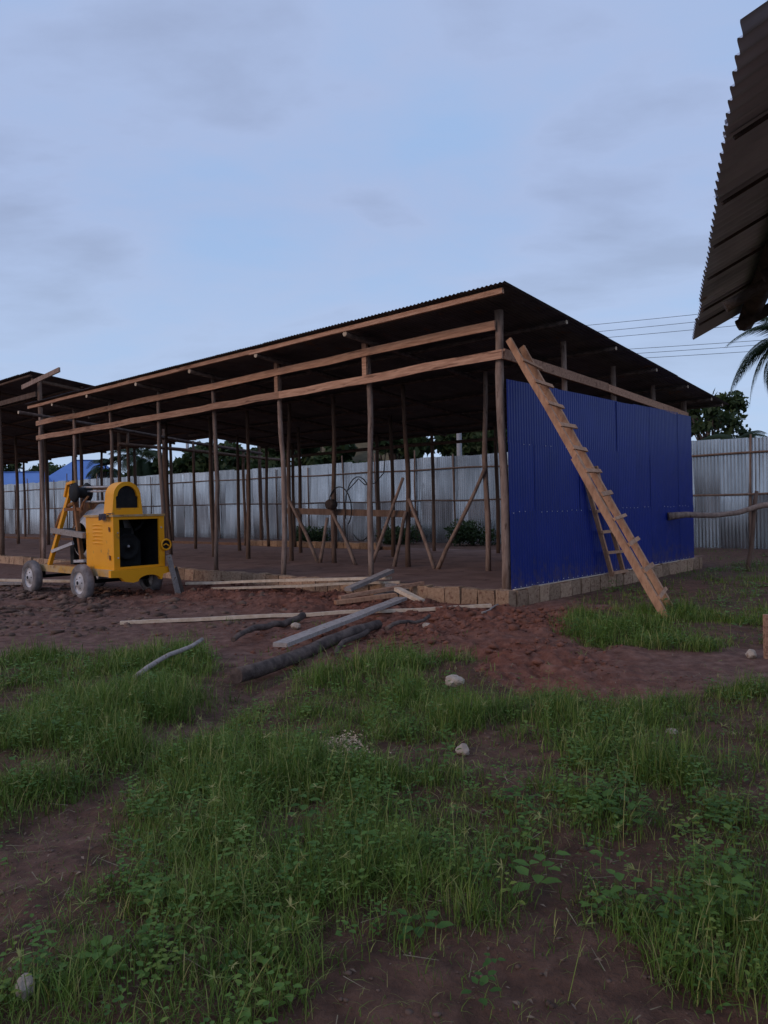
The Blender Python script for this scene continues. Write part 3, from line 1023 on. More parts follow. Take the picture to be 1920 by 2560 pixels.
oa = arch(ro, 1.501, 0.035)
ia = [(cy - 0.22, 1.62), (cy - 0.22, 1.82), (cy - 0.19, 1.84)] + [(cy - 0.19 * math.cos(PI * i / n), cz + 0.19 * math.sin(PI * i / n)) for i in range(1, n)] + [(cy + 0.19, 1.84), (cy + 0.22, 1.82), (cy + 0.22, 1.62)]
xf, xb = -0.22, -0.50
part('belt_guard', MB().prism(oa, xb, xf - 0.02, 'X'), 'yellow_paint', mx)


def ring_face(outer, inner, x0, x1):
    """flat plate with a hole: outer and inner outlines triangulated by bmesh, given thickness"""
    bm = bmesh.new()
    def loop(pts):
        v = [bm.verts.new((x0, a, b)) for a, b in pts]
        return [bm.edges.new((v[i], v[(i + 1) % len(v)])) for i in range(len(v))]
    es = loop(outer) + loop(inner)
    g = bmesh.ops.triangle_fill(bm, edges=es, use_beauty=True)
    faces = [f for f in g['geom'] if isinstance(f, bmesh.types.BMFace)]
    ex = bmesh.ops.extrude_face_region(bm, geom=faces)
    for v in ex['geom']:
        if isinstance(v, bmesh.types.BMVert):
            v.co.x = x1
    mb = MB()
    bm.verts.ensure_lookup_table()
    bm.verts.index_update()
    mb.add([v.co.copy() for v in bm.verts], [tuple(v.index for v in f.verts) for f in bm.faces])
    bm.free()
    return mb


part('guard_rim', ring_face(oa, ia, xf - 0.019, xf + 0.03), 'yellow_paint', mx)
part('guard_shade_plate', MB().prism([(a * 0.995 + cy * 0.005, b) for a, b in ia], xf - 0.0185, xf - 0.012, 'X'), 'dark_machine', mx)  # dark plate on the closed guard, painting the shade of its opening
# wheels
def wheel(x, y, r, side):
    w = link('wheel', MB().lathe([(r * 0.60, -0.07), (r * 0.72, -0.088), (r * 0.92, -0.08), (r, -0.045), (r, 0.045), (r * 0.92, 0.08), (r * 0.72, 0.088), (r * 0.60, 0.07)], 'Y', 28).mesh('tyre', 'tyre'), mx, (x, y, r - 0.05))
    m = MB().lathe([(r * 0.62, -0.07), (r * 0.60, -0.045), (r * 0.42, -0.03), (r * 0.40, -0.055), (r * 0.20, -0.06), (r * 0.18, -0.09), (0.0, -0.09)], 'Y', 24)
    part('rim', m, 'rim', w)
    hb = MB()
    for k in range(5):
        a = 2 * PI * k / 5
        hb.lathe([(0.0, -0.068), (0.012, -0.066), (0.014, -0.05)], 'Y', 6, (r * 0.30 * math.cos(a), 0, r * 0.30 * math.sin(a)))
    hb.lathe([(0.0, -0.10), (r * 0.10, -0.098), (r * 0.11, -0.085)], 'Y', 10)
    part('wheel_nuts', hb, 'dark_machine', w)
    w.rotation_euler = (0, 0, 0 if side < 0 else PI)
    return w


wheel(-0.86, -0.17, 0.335, -1)
wheel(-3.00, -0.17, 0.335, -1)
wheel(-0.86, 1.20, 0.335, 1)
wheel(-3.00, 1.20, 0.335, 1)
part('axle', MB().tube([(-0.86, -0.1, 0.285), (-0.86, 1.15, 0.285)], 0.035), 'dark_machine', mx)
part('axle', MB().tube([(-3.00, -0.1, 0.285), (-3.00, 1.15, 0.285)], 0.035), 'dark_machine', mx)
part('spring_block', MB().box(-1.05, -0.85, 0.0, 0.08, 0.28, 0.40).box(-3.0, -2.9, 0.0, 0.06, 0.28, 0.40), 'dark_machine', mx)
# derrick: sloping legs, cross bars, winch drum at the top
for y in (0.02, 0.90):
    part('derrick_leg', MB().bar((-2.62, y, 0.53), (-1.60, y, 2.02), 0.07, 0.08, up=(1, 0, 0)), 'yellow_paint' if y < .5 else 'rust', mx)
    part('derrick_stay', MB().bar((-1.60, y + .04, 2.0), (-1.30, y + .04, 0.54), 0.07, 0.07, up=(1, 0, 0)), 'rust', mx)
part('cross_bar', MB().bar((-1.62, 0.0, 2.03), (-1.62, 0.95, 2.03), 0.08, 0.08), 'rust', mx)
part('cross_bar', MB().bar((-1.85, 0.0, 1.62), (-1.35, 0.1, 1.62), 0.05, 0.06), 'rust', mx)
part('winch', MB().lathe([(0.0, -0.16), (0.17, -0.16), (0.19, -0.12), (0.10, -0.11), (0.10, 0.10), (0.19, 0.11), (0.17, 0.15), (0.0, 0.15)], 'Y', 22, (-1.42, 0.12, 1.93)), 'dark_machine', mx)
part('winch_cap', MB().bar((-1.78, -0.02, 1.86), (-1.66, -0.02, 2.10), 0.06, 0.05, up=(1, 0, 0)).bar((-1.67, -0.02, 2.10), (-1.42, -0.02, 2.13), 0.06, 0.05), 'yellow_paint', mx)
for z0, z1, y in ((2.03, 2.01, 0.16), (1.95, 1.94, 0.20), (1.76, 1.75, 0.16)):
    part('tie_rod', MB().tube([(-1.45, y, z0), (-0.95, y + .03, z0 - 0.01), (-0.49, y + .06, z1)], 0.018, 7), 'cement_grey', mx)
part('lever', MB().tube([(-1.28, 0.05, 1.6), (-1.22, 0.06, 1.74), (-1.1, 0.1, 1.85)], 0.02, 7), 'rust', mx)
# skip hopper leaning in the derrick, tipped up
hop = MB()
hop.prism([(-2.35, 1.18), (-2.28, 1.22), (-1.78, 1.78), (-1.42, 1.74), (-1.25, 1.30), (-1.45, 0.95), (-1.62, 1.45)], 0.32, 0.36, 'Y')
hop.prism([(-2.35, 1.18), (-2.28, 1.22), (-1.78, 1.78), (-1.42, 1.74), (-1.25, 1.30), (-1.45, 0.95), (-1.62, 1.45)], 0.84, 0.88, 'Y')
hop.bar((-2.33, 0.6, 1.2), (-1.75, 0.6, 1.76), 0.52, 0.03)
hop.bar((-1.40, 0.6, 1.72), (-1.27, 0.6, 1.30), 0.52, 0.03, up=(1, 0, 0))
part('hopper', hop, 'rust', mx)
part('hopper_arm', MB().tube([(-2.42, 0.05, 1.14), (-2.15, 0.05, 1.48), (-1.85, 0.05, 1.68), (-1.5, 0.05, 1.74)], [.045, .05, .05, .04], 8), 'rust', mx)
# mixing drum
part('drum', MB().lathe([(0.30, -0.42), (0.34, -0.40), (0.64, -0.08), (0.66, -0.02), (0.66, 0.18), (0.64, 0.24), (0.38, 0.50), (0.0, 0.52)], 'Y', 32, (-1.42, 0.50, 1.06)), 'cement_grey', mx)
part('drum_ring', MB().lathe([(0.66, 0.03), (0.70, 0.035), (0.70, 0.115), (0.66, 0.12)], 'Y', 32, (-1.42, 0.50, 1.06)), 'dark_machine', mx)
part('loading_beam', MB().bar((-2.36, -0.02, 1.22), (-1.03, -0.02, 1.13), 0.09, 0.10), 'grey_wood', mx)
part('loading_plate', MB().bar((-2.3, 0.2, 1.24), (-1.1, 0.2, 1.18), 0.34, 0.025), 'dark_machine', mx)
part('strut', MB().bar((-2.45, 0.0, 0.80), (-1.55, 0.0, 0.98), 0.04, 0.06), 'cement_grey', mx)
part('strut', MB().bar((-1.5, 0.0, 0.64), (-1.1, 0.0, 0.66), 0.05, 0.05), 'cement_grey', mx)
part('deck', MB().box(-2.92, -1.2, 0.06, 0.88, 0.53, 0.545), 'rust', mx)
part('gear_case', MB().box(-1.75, -1.25, 0.35, 0.75, 0.55, 0.80).box(-2.1, -1.95, 0.2, 0.8, 0.55, 0.95), 'dark_machine', mx)
# hand wheel at the right corner of the cabinet
hw = part('hand_wheel', MB().tube([(0.05, 1.0 + 0.095 * math.cos(2 * PI * i / 24), 0.93 + 0.095 * math.sin(2 * PI * i / 24)) for i in range(25)], 0.018, 8, False), 'yellow_paint', mx)
part('wheel_disc', MB().lathe([(0.0, 0.012), (0.08, 0.01), (0.085, 0.0)], 'X', 20, (0.035, 1.0, 0.93), False), 'dark_machine', hw)
part('spoke', MB().tube([(0.055, 0.94, 0.92), (0.06, 0.99, 0.945), (0.06, 1.03, 0.92), (0.055, 1.06, 0.90)], 0.013, 6), 'yellow_paint', hw)
part('wheel_shaft', MB().tube([(-0.05, 0.985, 0.93), (0.04, 0.985, 0.93)], 0.015, 6), 'dark_machine', hw)
# things lying on or against it
rg = MB()
random.seed(31)
for cx, cy_, w in ((-0.30, -0.04, 0.15), (-0.16, -0.045, 0.10)):
    v = [(cx + w * (i / 4 - 0.5), cy_ + 0.10 - 0.14 * min(1, j / 2.2), 1.52 - 0.055 * max(0, j - 2) + random.uniform(-.012, .012)) for j in range(5) for i in range(5)]
    rg.add(v, [(j * 5 + i, j * 5 + i + 1, j * 5 + i + 6, j * 5 + i + 5) for j in range(4) for i in range(4)], True)
Mw = Matrix.Translation(MXO) @ Matrix.Rotation(-YAW, 4, 'Z')
rg.v = [tuple(Mw @ Vector(p)) for p in rg.v]
solo('rag', rg, 'cloth_dark', 'black rag draped over the top edge of the yellow mixer cabinet', 'rag', loc=Mw @ Vector((-0.25, 0, 1.55)))


def local_solo(name, mb, material, label, cat, group=None):
    mb.v = [tuple(Mw @ Vector(p)) for p in mb.v]
    c = sum((Vector(p) for p in mb.v), Vector()) / len(mb.v)
    solo(name, mb, material, label, cat, group, (c.x, c.y, min(p[2] for p in mb.v)))


local_solo('short_board', MB().bar((0.22, 1.12, 0.02), (0.13, 0.99, 0.74), 0.03, 0.10, up=(0, 1, 0)), 'grey_wood',
           'grey board leaning at the right corner of the yellow mixer', 'board')
local_solo('short_board', MB().bar((0.16, 1.24, 0.02), (0.08, 1.15, 0.50), 0.03, 0.09, up=(0, 1, 0)), 'bark',
           'short dark board leaning beside the mixer, next to the taller grey one', 'board')

# ------------------------------------------------------------------ ladders
random.seed(5)
lad = thing('ladder', 'long homemade timber ladder leaning on the shed corner post above the blue wall', 'ladder', SH(-2.5, 0.05, 0), -YAW)
# local: x = 2.5 - (-(a)) ... a=-2.5 is the foot; toward the shed is -x
ft0, tp0 = Vector((0.10, -0.22, -0.05)), Vector((-2.36, -0.07, 4.04))
ft1, tp1 = Vector((-0.06, 0.30, 0.03)), Vector((-2.37, 0.36, 3.98))
dl = (tp0 - ft0).normalized()
nrm = dl.cross(Vector((0, 1, 0))).normalized()
mid0 = ft0.lerp(tp0, 0.52)
part('side_rail', MB().bar(ft0, mid0 + dl * 0.12 - nrm * 0.0, 0.045, 0.098, up=nrm, segs=4, wob=0.006), 'ladder_wood', lad)
part('side_rail', MB().bar(mid0 - dl * 0.25 + Vector((0, 0.046, 0)), tp0 + Vector((0, 0.046, 0)), 0.045, 0.095, up=nrm, segs=4, wob=0.006), 'ladder_wood', lad)
part('side_rail', MB().bar(ft1, tp1, 0.045, 0.098, up=nrm, segs=7, wob=0.008), 'ladder_wood', lad)
for k in range(11):
    t = 0.075 + k * 0.083
    p, q = ft0.lerp(tp0, t), ft1.lerp(tp1, t)
    sg = 1 if nrm.x > 0 else -1
    off = nrm * sg * 0.062
    part('rung', MB().bar(p + off + Vector((0, random.uniform(-.03, .03), 0)), q + off + Vector((0, random.uniform(.06, .14), random.uniform(-.02, .02))), random.uniform(.045, .07), 0.026, up=nrm), 'ladder_wood', lad)

lad2 = thing('ladder', 'short narrow pole ladder standing on the foundation against the blue wall', 'ladder', SH(-0.2, 3.2, 0.23), -YAW)
for b0, b1 in ((-0.24, -0.96), (0.24, -0.46)):
    part('side_rail', MB().bar((0.13, b0, -0.02), (-0.04, b1, 1.95), 0.045, 0.075, up=(1, 0, 0), segs=3, wob=0.006), 'ladder_wood', lad2)
for k in range(5):
    t = 0.02 + k * 0.19
    b = -0.24 + (-0.72) * t
    x = 0.13 - 0.17 * t + 0.045
    part('rung', MB().bar((x, b - 0.04, 1.95 * t), (x, b + 0.54, 1.95 * t + random.uniform(-.02, .02)), 0.05, 0.05), 'ladder_wood', lad2)

# ------------------------------------------------------------------ timber lying in front of the shed
def board(p, q, w, h, material, label, cat='plank', name='plank', group=None, segs=6, wob=0.006, lift=0.0, ends=None):
    p, q = Vector((*p, 0)), Vector((*q, 0))
    if ends:
        p.z, q.z = ends
    else:
        p.z, q.z = hz(p.x, p.y) + h / 2 + lift, hz(q.x, q.y) + h / 2 + lift
    c = (p + q) / 2
    solo(name, MB().bar(p, q, w, h, segs=segs, wob=wob), material, label, cat, group, (c.x, c.y, min(p.z, q.z) - h / 2))


random.seed(12)
board((-3.62, 10.26), (1.50, 10.75), 0.055, 0.045, 'pale_wood', 'very long thin pale batten lying across the red mud', ends=(0.04, 0.10), segs=10, wob=0.012)
board((0.24, 11.55), (-1.08, 7.62), 0.17, 0.045, 'grey_wood', 'long grey weathered plank sloping down over the dark log', ends=(0.13, 0.17))
solo('log', MB().pole((-1.36, 6.74, 0.06), (-0.10, 9.3, 0.09), 0.072, 0.06, 0.03, 9, 12), 'bark', 'long dark log under the grey plank at the grass edge', 'log', None, (-0.7, 8, 0))
board((-3.85, 14.6), (0.10, 13.15), 0.09, 0.045, 'pale_wood', 'long pale cream batten along the foot of the foundation', ends=(0.14, 0.30), wob=0.01)
board((-3.2, 13.9), (0.25, 12.95), 0.08, 0.04, 'pale_wood', 'second pale cream batten, lower and nearer than the one by the foundation', ends=(0.10, 0.24), wob=0.01)
board((-0.62, 12.35), (0.10, 13.2), 0.15, 0.06, 'grey_wood', 'short grey board tilted up on top of the timber pile', ends=(0.20, 0.42), segs=1)
board((-0.72, 11.75), (0.62, 12.55), 0.10, 0.05, 'sawn_wood', 'orange brown batten on the near side of the timber pile', ends=(0.14, 0.26), segs=3)
board((-0.78, 11.55), (0.15, 11.95), 0.11, 0.06, 'ladder_wood', 'short brown offcut lowest in the timber pile', ends=(0.09, 0.14), segs=1)
board((0.18, 12.1), (0.55, 11.55), 0.11, 0.06, 'pale_wood', 'short pale offcut poking out of the timber pile', ends=(0.22, 0.08), segs=1)
board((0.0, 12.75), (0.85, 12.6), 0.12, 0.05, 'grey_wood', 'short grey offcut at the right end of the timber pile', ends=(0.22, 0.16), segs=1)
board((-0.15, 12.0), (0.45, 12.75), 0.12, 0.06, 'grey_wood', 'grey offcut crossed under the orange batten', ends=(0.12, 0.14), segs=1)
solo('log', MB().pole((-1.75, 8.60, 0.06), (-1.12, 10.1, 0.11), 0.03, 0.05, 0.09, 11, 9), 'bark', 'crooked dark root log lying in the mud left of the grey plank', 'log', None, (-1.4, 9.3, 0))
solo('log', MB().pole((-0.53, 7.66, 0.05), (-0.22, 9.2, 0.10), 0.026, 0.034, 0.06, 7, 8), 'bark', 'short crooked dark log right of the grey plank', 'log', None, (-0.4, 8.4, 0))
solo('stick', MB().pole((-2.22, 6.61, 0.10), (-1.90, 7.75, 0.22), 0.024, 0.02, 0.03, 6, 7), 'grey_wood', 'grey stick lying in the left grass', 'stick', None, (-2.05, 7.2, 0))
solo('stick', MB().pole((0.0, 8.9, 0.10), (0.55, 9.6, 0.14), 0.025, 0.02, 0.04, 6, 7), 'bark', 'thin dark stick on the red spoil right of the plank', 'stick', None, (0.3, 9.2, 0))
solo('stick', MB().pole((1.30, 10.2, 0.08), (1.62, 10.9, 0.10), 0.016, 0.012, 0.02, 5, 6), 'grey_wood', 'small stick near the foundation corner', 'stick', None, (1.45, 10.5, 0))
solo('stake', MB().bar((3.70, 7.30, -0.05), (3.70, 7.30, 0.42), 0.06, 0.08, up=(1, 0, 0)), 'sawn_wood', 'short sawn wooden stake standing at the right edge', 'stake', None, (3.70, 7.30, 0))
for k, (p, q, z0, z1, w, ml, lb) in enumerate([
        ((-9.1, 16.9), (-5.9, 15.6), 0.10, 0.12, 0.10, 'pale_wood', 'pale board lying behind the far mixer wheel'),
        ((-9.6, 16.4), (-7.4, 15.9), 0.07, 0.09, 0.14, 'grey_wood', 'grey board on the mud at the left edge')]):
    board(p, q, w, 0.05, ml, lb, ends=(z0, z1), segs=2)
# knotty pole sticking out from the right fence
kp = [(5.98, 15.9, 1.20), (6.35, 15.9, 1.235), (6.95, 15.95, 1.20), (7.5, 16.0, 1.25), (8.0, 16.0, 1.39), (8.8, 16.0, 1.47), (9.6, 16.0, 1.46)]
solo('pole', MB().tube([Vector(p) for p in kp], [0.085, 0.062, 0.058, 0.058, 0.062, 0.065, 0.06], 9, True, 0.06), 'pole_wood',
     'crooked horizontal pole sticking out past the right end of the blue wall', 'pole', None, (7.8, 16, 0))
for px_, h, lb in ((7.95, 1.7, 'dark post propping the crooked pole near the right edge'), (9.3, 1.6, 'dark post carrying the outer end of the crooked pole')):
    solo('fork_post', MB().pole((px_ - 0.25, 16.08, -0.1), (px_, 16.08, h), 0.05, 0.04, 0.03, 6), 'dark_pole', lb, 'post', None, (px_, 16.08, 0))
# cable coils hung on an inner post
random.seed(3)
cc = thing('cable_coil', 'black cable loops hanging on an inner post of the shed', 'cable', SH(6.6, 2.7, 0.2), -YAW)
def ring(cx, cy_, cz_, rx, rz, a0, a1, y0, y1, n=22):
    return [(cx + rx * math.cos(a0 + (a1 - a0) * i / n), y0 + (y1 - y0) * i / n, cz_ + rz * math.sin(a0 + (a1 - a0) * i / n)) for i in range(n + 1)]
part('loop', MB().tube(ring(0.25, 0, 1.35, 0.33, 0.48, PI, -1.0, -0.05, 0.1), 0.014, 6), 'cable', cc)
part('loop', MB().tube(ring(0.75, 0, 1.30, 0.42, 0.75, PI * 1.1, -PI * 0.7, 0.1, 0.2), 0.013, 6), 'cable', cc)
part('loop', MB().tube([(0.45, 0.1, 1.75), (0.8, 0.1, 2.0), (1.0, 0.1, 1.85), (1.3, 0.12, 1.88), (1.55, 0.15, 2.1), (1.62, 0.15, 2.6)], 0.012, 6), 'cable', cc)
part('bundle', MB().lathe([(0.0, -0.10), (0.11, -0.10), (0.13, -0.04), (0.13, 0.06), (0.10, 0.12), (0.0, 0.12)], 'Y', 14, (0.02, -0.05, 1.42)), 'bark', cc)

# ------------------------------------------------------------------ stones, wood chips
def rock(loc, r, label, squash=0.65, seed=1, material='stone'):
    bm = bmesh.new()
    bmesh.ops.create_icosphere(bm, subdivisions=3, radius=1.0)
    rr = random.Random(seed)
    pl = [Vector((rr.uniform(-1, 1), rr.uniform(-1, 1), rr.uniform(-1, 1))).normalized() for _ in range(9)]
    for v in bm.verts:
        d = v.co.normalized()
        k = 1.0
        for p in pl:
            c = d.dot(p)
            if c > 0.72:
                k = min(k, 0.78 / c)
        k *= 1 + rr.uniform(-.05, .05)
        v.co = Vector((d.x * r[0] * k, d.y * r[1] * k, d.z * r[2] * k))
    me = bpy.data.meshes.new('stone')
    bm.to_mesh(me)
    bm.free()
    me.materials.append(MATS[material])
    return tag(link('stone', me, None, loc, (0, 0, rr.uniform(0, 3))), label, 'stone')


rock((0.55, 6.20, 0.10), (0.085, 0.085, 0.05), 'pale rough stone sitting in the middle of the grass', seed=2)
rock((0.455, 4.66, 0.03), (0.06, 0.045, 0.04), 'small flat pale stone in the bare patch below the larger one', seed=5)
rock((-1.16, 2.36, 0.06), (0.035, 0.03, 0.045), 'small pale stone at the bottom left corner', seed=8)
rock((1.86, 4.95, 0.02), (0.05, 0.04, 0.03), 'pale stone in the thin grass at the right edge', seed=11)
rock((3.55, 7.35, 0.03), (0.07, 0.05, 0.05), 'greyish stone beside the wooden stake at the right edge', seed=13)
rock((-1.15, 9.55, 0.06), (0.07, 0.06, 0.05), 'small brown stone in the mud under the long batten', seed=17)
rock((0.50, 9.35, 0.05), (0.06, 0.06, 0.05), 'small pinkish stone on the red spoil right of the plank', seed=19)


def chips():
    rr = np.random.default_rng(4)
    n = 420
    V, F = [], []
    for i in range(n):
        x, y = rr.normal(-0.29, 0.09), rr.normal(4.72, 0.16)
        z = 0.03 + 0.035 * math.exp(-(((x + 0.29) / 0.1) ** 2 + ((y - 4.72) / 0.16) ** 2)) + rr.uniform(0, 0.02)
        w, l_ = rr.uniform(0.004, 0.012), rr.uniform(0.012, 0.03)
        a, tl = rr.uniform(0, 6.3), rr.uniform(-.5, .5)
        u = np.array([math.cos(a), math.sin(a), tl]) * l_ / 2
        v = np.array([-math.sin(a), math.cos(a), rr.uniform(-.5, .5)]) * w / 2
        c = np.array([x, y, z])
        o = len(V)
        V += [c - u - v, c + u - v, c + u + v, c - u + v]
        F += [o, o + 1, o + 2, o + 3]
    V = np.array(V) - np.array([-0.29, 4.72, 0])
    o = link('wood_chips', bulk('wood_chips', V, np.array(F), 4, 'chip'), None, (-0.29, 4.72, 0))
    tag(o, 'small heap of pale wood chips among the grass', 'wood chips', kind='stuff')


chips()


# ------------------------------------------------------------------ grass, weeds, straw, clods
def sample(n, x0, x1, y0, y1, power=1.0, clump=None, thresh=None, seed=0, bias=0.0):
    rr = np.random.default_rng(seed)
    x = rr.uniform(x0, x1, n)
    y = rr.uniform(y0, y1, n)
    g = turf(x, y)
    nz = fbm(x * 1.3, y * 1.3, 55, 4)
    nf = fbm(x * 5.0, y * 5.0, 63, 3)
    p = np.clip(g, 0, 1) ** power * np.clip((nz - 0.30) * 3.2, 0.10, 1.0) * np.clip((nf - 0.26) * 2.6, 0.07, 1) + bias
    k = rr.uniform(0, 1, n) < p
    return x[k], y[k], g[k], nz[k], rr


def blades(name, x, y, ln, wd, lean, tint, rr, material, segs=3):
    n = len(x)
    z = height(x, y) - 0.01
    az = rr.uniform(0, 2 * np.pi, n)
    dx, dy = np.cos(az), np.sin(az)
    px, py = -dy, dx
    V = np.zeros((n, 2 * segs + 1, 3), np.float32)
    droop = lean * rr.uniform(0.5, 1.5, n)
    for s in range(segs + 1):
        t = s / segs
        out = ln * np.sin(np.clip(droop, 0, 1.5)) * t ** 1.7
        upw = ln * t * (1 - 0.55 * np.clip(droop, 0, 1.5) * t)
        cx, cy_, cz_ = x + dx * out, y + dy * out, z + upw
        if s == segs:
            V[:, 2 * s] = np.stack([cx, cy_, cz_], -1)
        else:
            w = wd * (1 - 0.55 * t ** 1.5) * 0.5
            V[:, 2 * s] = np.stack([cx - px * w, cy_ - py * w, cz_], -1)
            V[:, 2 * s + 1] = np.stack([cx + px * w, cy_ + py * w, cz_], -1)
    base = (np.arange(n) * (2 * segs + 1))[:, None]
    tri = []
    for s in range(segs - 1):
        a = 2 * s
        tri += [a, a + 1, a + 3, a, a + 3, a + 2]
    a = 2 * (segs - 1)
    tri += [a, a + 1, a + 2]
    F = (base + np.array(tri)[None, :]).ravel()
    T = np.repeat(tint, 2 * segs + 1)
    return bulk(name, V.reshape(-1, 3), F, 3, material, T)


def build_grass():
    # tufts: clump centres, several blades from each
    xs, ys, ls, ws, le, ti = [], [], [], [], [], []
    rr = np.random.default_rng(101)
    for (x0, x1, y0, y1, n, per, sp, L0, W0, sd) in [
            (-2.6, 2.6, 1.3, 4.0, 8200, 19, 0.05, 0.12, 0.0034, 1),
            (-4.2, 4.4, 4.0, 6.4, 13000, 16, 0.055, 0.155, 0.0044, 2),
            (-6.0, 6.5, 6.4, 10.5, 18000, 12, 0.06, 0.165, 0.006, 3),
            (-11, 1.0, 7.0, 10.0, 4500, 9, 0.07, 0.15, 0.0075, 6),
            (2.0, 14.0, 8.0, 24.0, 9500, 8, 0.10, 0.125, 0.0085, 4)]:
        x, y, g, nz, _ = sample(n, x0, x1, y0, y1, 1.0, seed=sd, bias=0.012 if y1 < 7 else 0.003)
        m = len(x)
        k = rr.integers(int(per * 0.5), int(per * 1.6), m)
        ci = np.repeat(np.arange(m), k)
        sc = np.repeat(rr.uniform(0.45, 1.25, m) * np.clip(0.30 + 2.2 * (nz - 0.25), 0.35, 1.7) * (0.5 + 0.5 * g), k)
        xs.append(x[ci] + rr.normal(0, sp, len(ci)))
        ys.append(y[ci] + rr.normal(0, sp, len(ci)))
        ls.append(L0 * sc * rr.uniform(0.5, 1.6, len(ci)))
        ws.append(W0 * rr.uniform(0.6, 1.4, len(ci)))
        le.append(np.repeat(rr.uniform(0.25, 0.95, m), k) * rr.uniform(0.6, 1.5, len(ci)))
        tt = np.repeat(np.clip(rr.normal(0.33, 0.19, m), 0, 0.8), k) + rr.normal(0, 0.10, len(ci))
        dry = rr.uniform(0, 1, len(ci)) < 0.10
        tt = np.where(dry, rr.uniform(0.7, 1.0, len(ci)), tt)
        ti.append(np.clip(tt, 0, 1))
    X, Y = np.concatenate(xs), np.concatenate(ys)
    P = np.stack([X - SC.x, Y - SC.y])
    a = P[0] * LV.x + P[1] * LV.y
    b = P[0] * RV.x + P[1] * RV.y
    ok = ~((a > -0.28) & (b > -0.35) & (b < 9.5))
    cat = lambda q: np.concatenate(q)[ok]
    me = blades('grass', X[ok], Y[ok], cat(ls), cat(ws), cat(le), cat(ti), rr, 'grass')
    tag(link('grass', me), 'patchy green grass growing over the foreground', 'grass', kind='stuff')
    print('grass blades', ok.sum())
    # trampled mat: short flat blades, half of them dry, mostly over the worn places
    r5 = np.random.default_rng(303)
    n = 60000
    x, y = r5.uniform(-3.6, 4.2, n), r5.uniform(1.4, 7.2, n)
    g = turf(x, y)
    pr = np.where(g > 0.6, 0.25, np.where(g > 0.02, 0.55, 0.03)) * np.clip((fbm(x * 3, y * 3, 71, 3) - 0.25) * 2.4, 0.1, 1)
    k = r5.uniform(0, 1, n) < pr
    x, y = x[k], y[k]
    n = len(x)
    tt = np.where(r5.uniform(0, 1, n) < 0.5, r5.uniform(0.55, 0.95, n), r5.uniform(0.05, 0.5, n))
    me = blades('trampled_grass', x, y, r5.uniform(0.025, 0.10, n), r5.uniform(0.0014, 0.003, n) * (0.7 + y * 0.1), r5.uniform(0.7, 1.5, n), tt, r5, 'grass')
    tag(link('trampled_grass', me), 'short trampled and half dry grass over the worn soil', 'grass', kind='stuff')
    # long thin seed stalks and dry straw
    x, y, g, nz, r2 = sample(2600, -4, 5, 1.6, 9.5, 0.7, seed=31)
    n = len(x)
    me = blades('grass_stalks', x, y, r2.uniform(0.18, 0.42, n) * (0.6 + 0.4 * g), r2.uniform(0.0022, 0.0038, n), r2.uniform(0.1, 0.75, n), r2.uniform(0.5, 1.0, n), r2, 'grass')
    tag(link('grass_stalks', me), 'thin pale seed stalks standing above the grass', 'grass', kind='stuff')
    # straw lying flat, everywhere over the soil
    r3 = np.random.default_rng(77)
    n = 1500
    x = r3.uniform(-4, 4.5, n)
    y = r3.uniform(1.4, 8.5, n)
    az = r3.uniform(0, 2 * np.pi, n)
    ln = r3.uniform(0.03, 0.15, n)
    wd = r3.uniform(0.001, 0.0028, n)
    z = height(x, y) + 0.012 + r3.uniform(0, 0.03, n)
    d = np.stack([np.cos(az), np.sin(az), r3.uniform(-.12, .12, n)], -1) * ln[:, None] / 2
    w = np.stack([-np.sin(az), np.cos(az), np.zeros(n)], -1) * wd[:, None]
    c = np.stack([x, y, z], -1)
    V = np.stack([c - d - w, c + d - w * 0.4, c + d + w * 0.4, c - d + w], 1).reshape(-1, 3)
    me = bulk('straw', V, np.arange(n * 4), 4, 'straw')
    tag(link('straw', me), 'dry straw scattered over soil and grass', 'straw', kind='stuff')


build_grass()


